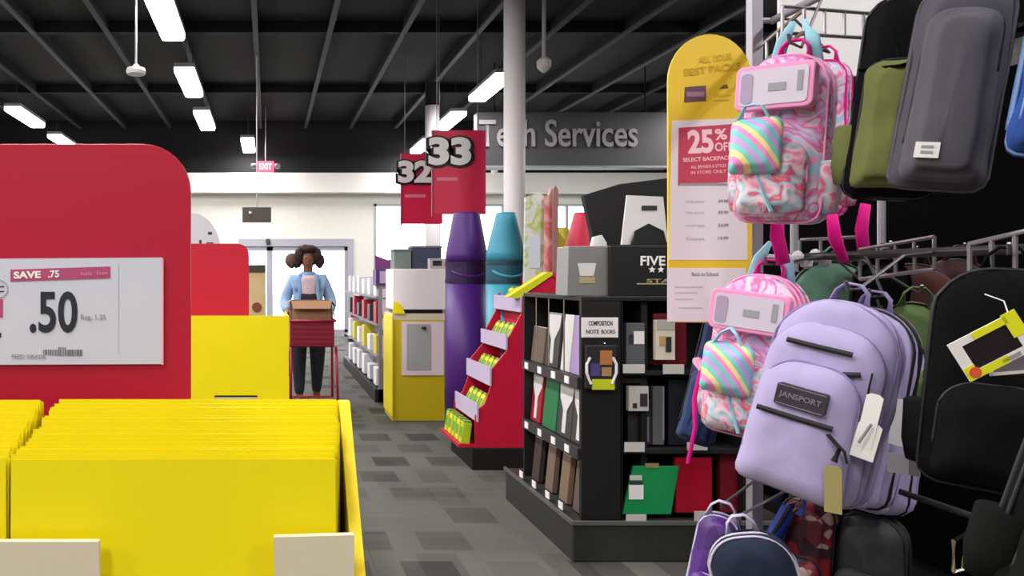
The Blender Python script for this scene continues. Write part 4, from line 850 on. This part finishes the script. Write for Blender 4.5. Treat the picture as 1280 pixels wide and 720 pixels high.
M().tube([(fw/2-.01, .002, fh), (fw/2+.0, .01, fh+.02), (fw/2-.01, .03, fh+.04)], .0012, 5).build('string', tagw, t, local=True)
M().box(-.0, fw/2-.03, -.0022, -.001, .003, .010).build('small_print', gtext, t, local=True)
D = 1.49; t = thing('cardboard_tag', 'second smaller white tag peeking out under the yellow one', 'tag', P(1264, 468, D), (0, R(-6), R(-8)))
M().box(-.035, .035, 0, .002, 0, .006).box(-.035, -.029, 0, .002, 0, .06).box(.029, .035, 0, .002, 0, .08).build('frame', MATS['tag white'], t, local=True); M().box(-.029, .029, .001, .003, .006, .06).build('grey_panel', mat('grey panel', (120, 112, 118), .4), t, local=True)
fpack('backpack', 'dark charcoal backpack nearest the camera at the lower right edge', (1228, 468, 1500, 800), 1.2, 34, 14, fabric('deep charcoal', (17, 19, 17)), fabric('deep charcoal 2', (20, 22, 20)), zipm, seed=91, pk_h=.45)
# middle row: tops seen between the rows
mid = [((966, 343, 1024, 480), 2.72, 'small black backpack top just behind the pink swirl one', (16, 17, 19)), ((992, 331, 1080, 520), 2.56, 'sage green backpack top between the rows', (98, 138, 116)),
       ((1040, 338, 1104, 500), 2.68, 'pale grey green backpack top beside the sage green one', (140, 148, 140)), ((1066, 328, 1126, 500), 2.42, 'black pointed backpack top above the lavender packs', (12, 12, 14)),
       ((1104, 334, 1184, 520), 2.5, 'brown maroon backpack top right of the black pointed one', (78, 46, 43)), ((1150, 328, 1230, 500), 2.66, 'dark maroon backpack top farthest right of the middle row', (52, 30, 32)),
       ((1094, 382, 1174, 560), 2.34, 'olive green backpack top just above the rear lavender pack', (86, 108, 64))]
for i, (bx, D, lab, c) in enumerate(mid):
    fpack('backpack', lab, (bx[0]-14, bx[1], bx[2]+12, bx[3]), D, 30, (-2, 4, 3, 6, 0, 5, 6)[i], fabric('mid fabric%d' % i, c), None, zipm, seed=100+i, side=False, straps=False, rt=.48, dr=.28)
# white hanger tips between rows
for i, (px, py) in enumerate(((985, 326), (997, 322), (1008, 328), (1019, 320), (1031, 326))):
    p = P(px, py, 2.5)
    tag(M().lathe([(.004, -.02), (.016, -.012), (.018, .006), (.01, .018), (.003, .022)], p, 12).build('rail_end_cap', mat('white cap', (206, 204, 206), .4), loc=p), ('leftmost', 'second', 'middle', 'fourth', 'rightmost')[i]+' of five small round white caps above the middle backpacks', 'cap', 'white caps above the middle backpacks')
# navy pack behind the lower pink one
fpack('backpack', 'navy blue backpack hidden behind the lower pink one, by the rack', (846, 392, 925, 556), 2.72, 45, 12, fabric('navy denim', (36, 52, 92)), fabric('navy denim 2', (44, 62, 104)), zipm, seed=120, side=False, loop=True)
# bottom row
ppat = pattern('purple print', [(70, 34, 110), (84, 44, 130), (190, 170, 214), (78, 38, 120)], 16, 'voronoi', stops=[0, .35, .86, .93])
wtrim = mat('pale lilac trim', (196, 190, 214), .5)
fpack('backpack', 'purple printed backpack with pale trim at the lower left of the row', (848, 644, 922, 800), 2.45, 35, 10, ppat, ppat, wtrim, seed=130, strapm=wtrim)
fpack('backpack', 'navy backpack with thin white piping in the bottom row', (890, 664, 1030, 850), 2.2, 28, -14, fabric('ink navy', (30, 40, 60)), fabric('ink navy 2', (36, 48, 70)), wtrim, seed=140, strapm=wtrim)
fpack('backpack', 'royal blue backpack tucked behind the navy one in the bottom row', (908, 632, 972, 790), 2.55, 50, 26, fabric('royal blue', (32, 54, 140)), None, zipm, seed=150)
rpat = pattern('red floral print', [(40, 16, 26), (120, 20, 34), (60, 20, 30), (170, 140, 130), (90, 24, 40)], 22, 'voronoi')
fpack('backpack', 'dark red floral backpack in the bottom row under the lavender packs', (965, 620, 1048, 780), 2.5, 50, 4, rpat, rpat, zipm, seed=160)
fpack('backpack', 'near black patterned backpack right of the red floral one', (1040, 640, 1140, 800), 2.4, 55, 0, pattern('dark print', [(22, 24, 24), (30, 34, 30), (52, 56, 50), (24, 22, 26)], 18, 'voronoi'), None, zipm, seed=170)
# chrome hook low right
p = P(1192, 676, 1.55); t = thing('display_hook', 'bare chrome hook frame at the lower right', 'hook', p)
M().tube([p+Vector((0, 0, -.06)), p, p+Vector((.055, .03, .006)), (1.70, p.y+.2, p.z+.02), (1.70, p.y+.2, .78)], .004, 6).build('hook_frame', chrome, t); M().tube([p+Vector((0, 0, -.06)), p+Vector((.02, 0, -.055)), p+Vector((.022, 0, -.03))], .004, 6).build('hook_tip', chrome, t)
# arms to carry the bags
def arm(px, py, D, z):
    p = P(px, py, D); M().tube([(p.x, p.y, p.z), (p.x+.02, p.y, p.z-.01), (1.64 if z > 2 else 1.69, p.y+.12, z)], .004, 6).build('hanging_arm', chrome, br)
# ------------------------------------------------------------------ shopper and cart
def skinned(name, chains, m, parent, lvl=2, root=0):
    vs, es, rs, idx = [], [], [], {}
    for ch in chains:
        prev = None
        for (k_, p_, r) in ch:
            if k_ not in idx:
                idx[k_] = len(vs); vs.append(p_); rs.append(r if isinstance(r, tuple) else (r, r))
            if prev is not None: es.append((prev, idx[k_]))
            prev = idx[k_]
    me = bpy.data.meshes.new(name); me.from_pydata(vs, es, []); me.materials.append(m)
    o = bpy.data.objects.new(name, me); C.objects.link(o); o.parent = parent
    sk = o.modifiers.new('skin', 'SKIN'); sk.use_smooth_shade = True
    for i, r in enumerate(rs): me.skin_vertices[0].data[i].radius = r
    me.skin_vertices[0].data[root].use_root = True
    s = o.modifiers.new('sub', 'SUBSURF'); s.levels = lvl; s.render_levels = lvl
    return o
D = 8.3; px_ = XX(385, D)
pr = thing('person', 'person with dark curly hair in a light blue denim jacket pushing a red cart', 'person', (px_, D, 0))
skm = mat('brown skin', (120, 76, 58), .55); den = fabric('light denim', (142, 172, 208)); pant = fabric('dark trousers', (34, 38, 48)); hairm = mat('dark brown hair', (50, 34, 32), .9, bump=1, bscale=60)
def J(s, k_): return k_+('L' if s < 0 else 'R')
body = [[('pelvis', (0, 0, .93), (.15, .11)), ('waist', (0, 0, 1.06), (.12, .095)), ('chest', (0, 0, 1.22), (.145, .105)), ('neckb', (0, .0, 1.37), (.07, .06)), ('neck', (0, -.005, 1.42), .05), ('jaw', (0, -.02, 1.47), (.055, .065)), ('face', (0, -.018, 1.53), (.072, .088)), ('crown', (0, 0, 1.60), (.06, .07))]]
for s in (-1, 1):
    body.append([('chest', (0, 0, 1.22), .14), (J(s, 'sh'), (s*.17, .0, 1.33), .058), (J(s, 'el'), (s*.235, .03, 1.08), .042), (J(s, 'wr'), (s*.215, -.20, .99), .028), (J(s, 'hd'), (s*.21, -.27, .995), (.038, .018))])
    for q_, (dx, dz, L_, rr_) in enumerate(((-.030, .004, .055, .009), (-.010, .007, .065, .0095), (.010, .006, .06, .009), (.028, .0, .048, .008))):
        body.append([(J(s, 'hd'), (0, 0, 0), 0), (J(s, 'f%da' % q_), (s*.21+dx, -.27-.035, .995+dz), rr_), (J(s, 'f%db' % q_), (s*.21+dx*1.1, -.27-.035-L_*.6, .985+dz), rr_*.95), (J(s, 'f%dc' % q_), (s*.21+dx*1.1, -.27-.035-L_*.55, .955+dz), rr_*.8)])
    body.append([(J(s, 'hd'), (0, 0, 0), 0), (J(s, 'ta'), (s*.21-s*.045, -.275, .985), .010), (J(s, 'tb'), (s*.21-s*.055, -.31, .965), .009)])
    fwd = -.10 if s < 0 else .08
    body.append([('pelvis', (0, 0, .93), .14), (J(s, 'hip'), (s*.095, 0, .86), .092), (J(s, 'kn'), (s*.095, fwd*.5-.03, .48), .062), (J(s, 'an'), (s*.09, fwd, .09), .038), (J(s, 'toe'), (s*.10, fwd-.15, .035), (.04, .03))])
bd = skinned('body', body, skm, pr)
jk = [[('pelvis', (0, 0, .98), (.165, .125)), ('waist', (0, 0, 1.08), (.165, .12)), ('chest', (0, .005, 1.22), (.18, .13)), ('neckb', (0, .01, 1.36), (.10, .08))]]
for s in (-1, 1): jk.append([('chest', (0, 0, 1.22), .14), (J(s, 'sh'), (s*.165, .0, 1.325), .066), (J(s, 'el'), (s*.245, .03, 1.08), .066), (J(s, 'wr'), (s*.22, -.16, 1.0), .046)])
jck = skinned('denim_jacket', jk, den, pr)
M().lathe([(.095, 1.35), (.085, 1.39), (.065, 1.405)], (0, .015, 0), 16).build('collar', fabric('denim collar', (122, 154, 196)), pr, local=True, smooth=True)
sh_, _ = pouch(.15, .36, .03, rt=.3, rb=.1, edge=.01, wr=.004, y0=-.105, cz=1.0, taper=-.2); sh_.build('pale_shirt', fabric('pale pink shirt', (196, 174, 182)), pr, smooth=True, local=True)
sh_, _ = pouch(.17, .12, .03, rt=.2, rb=.2, edge=.01, wr=.004, y0=-.125, cz=1.06); sh_.build('dark_top', fabric('black top', (44, 36, 44)), pr, smooth=True, local=True)
for s in (-1, 1): M().tube([(s*.085, -.115, 1.38), (s*.09, -.142, 1.24), (s*.10, -.15, 1.06)], .011, 6, False, (1.6, .5)).build('jacket_placket', MATS['denim collar'], pr, local=True)
for s in (-1, 1): M().tube([(s*.12, -.125, 1.24), (s*.16, -.115, 1.24)], .02, 6, False, (.4, 1)).build('chest_pocket_flap', MATS['denim collar'], pr, local=True)
pj = []
for s in (-1, 1):
    fwd = -.10 if s < 0 else .08
    pj.append([('pelvis', (0, 0, .95), (.165, .125)), (J(s, 'hip'), (s*.098, 0, .85), .112), (J(s, 'kn'), (s*.098, fwd*.5-.03, .48), .082), (J(s, 'an'), (s*.092, fwd, .13), .052)])
skinned('trousers', pj, pant, pr)
for s in (-1, 1):
    fwd = -.10 if s < 0 else .08
    b_, _ = pouch(.095, .075, .25, rt=.3, rb=.1, edge=.02, wr=.001, y0=fwd+.07, cx=s*.098, cz=0.0); b_.build('shoe', mat('dark maroon shoe', (92, 44, 54), .5), pr, smooth=True, local=True)
# hair: two full curly masses around the head
import bmesh
def blob(c, r, amp, seed, subdiv=4):
    bm = bmesh.new(); bmesh.ops.create_icosphere(bm, subdivisions=subdiv, radius=1)
    b_ = M(); bm.verts.ensure_lookup_table()
    vs = []
    for v in bm.verts:
        n_ = noise.noise(v.co*3.2+Vector((seed, 0, 0)))*amp+noise.noise(v.co*9+Vector((seed, 3, 0)))*amp*.6
        vs.append(Vector((v.co.x*r[0]*(1+n_)+c[0], v.co.y*r[1]*(1+n_)+c[1], v.co.z*r[2]*(1+n_)+c[2])))
    b_.add(vs, [tuple(v.index for v in f.verts) for f in bm.faces]); bm.free(); return b_
hb = blob((0, .05, 1.575), (.13, .09, .11), .16, 1)
for c, r in (((0, .0, 1.635), (.088, .085, .042)), ((-.09, .01, 1.575), (.055, .07, .075)), ((.09, .01, 1.575), (.055, .07, .075)), ((-.115, .03, 1.51), (.05, .06, .07)), ((.12, .03, 1.515), (.052, .06, .075))):
    b2 = blob(c, r, .22, c[0]*50, 3); hb.add(b2.v, b2.f)
hb.build('curly_hair', hairm, pr, smooth=True, local=True)
hb = blob((-.17, .05, 1.52), (.065, .07, .08), .2, 9, 3); hb.build('hair_puff', mat('brown hair lighter', (92, 68, 60), .9), pr, smooth=True, local=True)
M().add([(-.012, -.098, 1.52), (.012, -.098, 1.52), (0, -.125, 1.518), (0, -.10, 1.555), (0, -.1, 1.508)], [(0, 2, 3), (2, 1, 3), (0, 4, 2), (4, 1, 2)]).build('nose', skm, pr, local=True)
for s in (-1, 1):
    e = M().lathe([(.002, -.008), (.010, -.004), (.012, 0), (.010, .004), (.002, .008)], (s*.03, -.090, 1.548), 10).build('eye', mat('eye white', (150, 138, 130), .4), pr, smooth=True, local=True)
    M().tube([(s*.03, -.100, 1.548), (s*.03, -.1035, 1.548)], .0065, 10).build('iris', mat('dark iris', (30, 18, 14), .3), e, local=True)
    M().tube([(s*.014, -.102, 1.572), (s*.032, -.106, 1.577), (s*.05, -.095, 1.57)], .003, 6).build('eyebrow', hairm, pr, local=True)
    M().tube([(s*.075, -.01, 1.50), (s*.085, -.005, 1.53), (s*.076, -.01, 1.56)], .011, 8).build('ear', skm, pr, smooth=True, local=True)
M().tube([(-.025, -.088, 1.489), (0, -.098, 1.487), (.025, -.088, 1.489)], [.003, .007, .003], 8).build('mouth', mat('lips', (132, 66, 66), .4), pr, smooth=True, local=True)
# cart
ct = thing('shopping_cart', 'dark red shopping cart pushed by the person in denim', 'shopping cart', (XX(391, 7.45), 7.6, 0))
rc = mat('cart red plastic', (128, 22, 44), .4); rcm = mat('cart red frame', (150, 30, 52), .35)
y0, y1 = 7.40, 7.92; a, b_ = XX(363, y0), XX(418, y0); z0, z1 = ZZ(434, y0), ZZ(401, y0)
M().box(a, b_, y0, y0+.015, z0, z1).box(a, b_, y1-.015, y1, z0, z1).box(a, a+.012, y0, y1, z0, z1).box(b_-.012, b_, y0, y1, z0, z1).box(a, b_, y0, y1, z0, z0+.015).build('basket', rc, ct, bevel=.006)
M().tube([(a-.01, y0-.01, z1), (b_+.01, y0-.01, z1), (b_+.01, y1, z1), (a-.01, y1, z1)], .012, 8, True).build('basket_rim', rcm, ct, smooth=True)
for k_ in range(5): M().box(a+.02, b_-.02, y0-.006, y0, z0+.03+k_*.045, z0+.045+k_*.045).build('basket_slat', mat('cart slat', (112, 16, 38), .4), ct)
for s, x in ((-1, a+.01), (1, b_+.02)):
    M().tube([(x, y1+.06, 1.0), (x, y1, z0), (x, y1-.02, .16)], .013, 8).tube([(x, y0+.05, z0), (x+s*.01, y0-.04, .16), (x, y1-.02, .16)], .013, 8).build('leg_frame', rcm, ct, smooth=True)
    for y in (y0-.03, y1-.02):
        wh = M().tube([(x-.014, y, .055), (x+.014, y, .055)], .055, 16).build('wheel', black, ct); M().tube([(x, y, .06), (x, y+.01, .165)], .016, 8).build('caster', greym, ct)
M().tube([(a+.01, y1+.06, 1.0), (b_+.02, y1+.06, 1.0)], .016, 10).build('handle', rcm, ct, smooth=True)
M().tube([(a, y0+.0, .18), (b_, y0, .18)], .01).tube([(a, y1-.1, .18), (b_, y1-.1, .18)], .01).build('lower_rack', rcm, ct)
D = 7.5; t = thing('cardboard_box', 'open tan cardboard box riding in the red cart', 'box', (XX(386, D), D+.17, ZZ(434, 7.4)+.015))
a, b_ = XX(361, D)+.02, XX(415, D); zb, zt = ZZ(434, 7.4)+.016, ZZ(376, D)
M().box(a, b_, D, D+.006, zb, zt).box(a, b_, D+.33, D+.336, zb, zt).box(a, a+.006, D, D+.33, zb, zt).box(b_-.006, b_, D, D+.33, zb, zt).box(a, b_, D, D+.33, zb, zb+.006).build('carton', kraft, t)
M().add([(a, D, zt), (b_, D, zt), (b_-.02, D-.07, zt-.07), (a+.02, D-.07, zt-.07)], [(0, 1, 2, 3)]).add([(a, D, zt-.003), (b_, D, zt-.003), (b_-.02, D-.07, zt-.073), (a+.02, D-.07, zt-.073)], [(3, 2, 1, 0)]).build('flap', mat('kraft light', (160, 122, 92), .8), t)
M().add([(a, D, zt), (a, D+.33, zt), (a-.09, D+.3, zt-.05), (a-.09, D+.03, zt-.05)], [(0, 1, 2, 3)]).build('flap', MATS['kraft light'], t)
M().add([(b_, D, zt), (b_, D+.33, zt), (b_+.04, D+.3, zt-.06), (b_+.04, D+.03, zt-.06)], [(3, 2, 1, 0)]).build('flap', MATS['kraft light'], t)
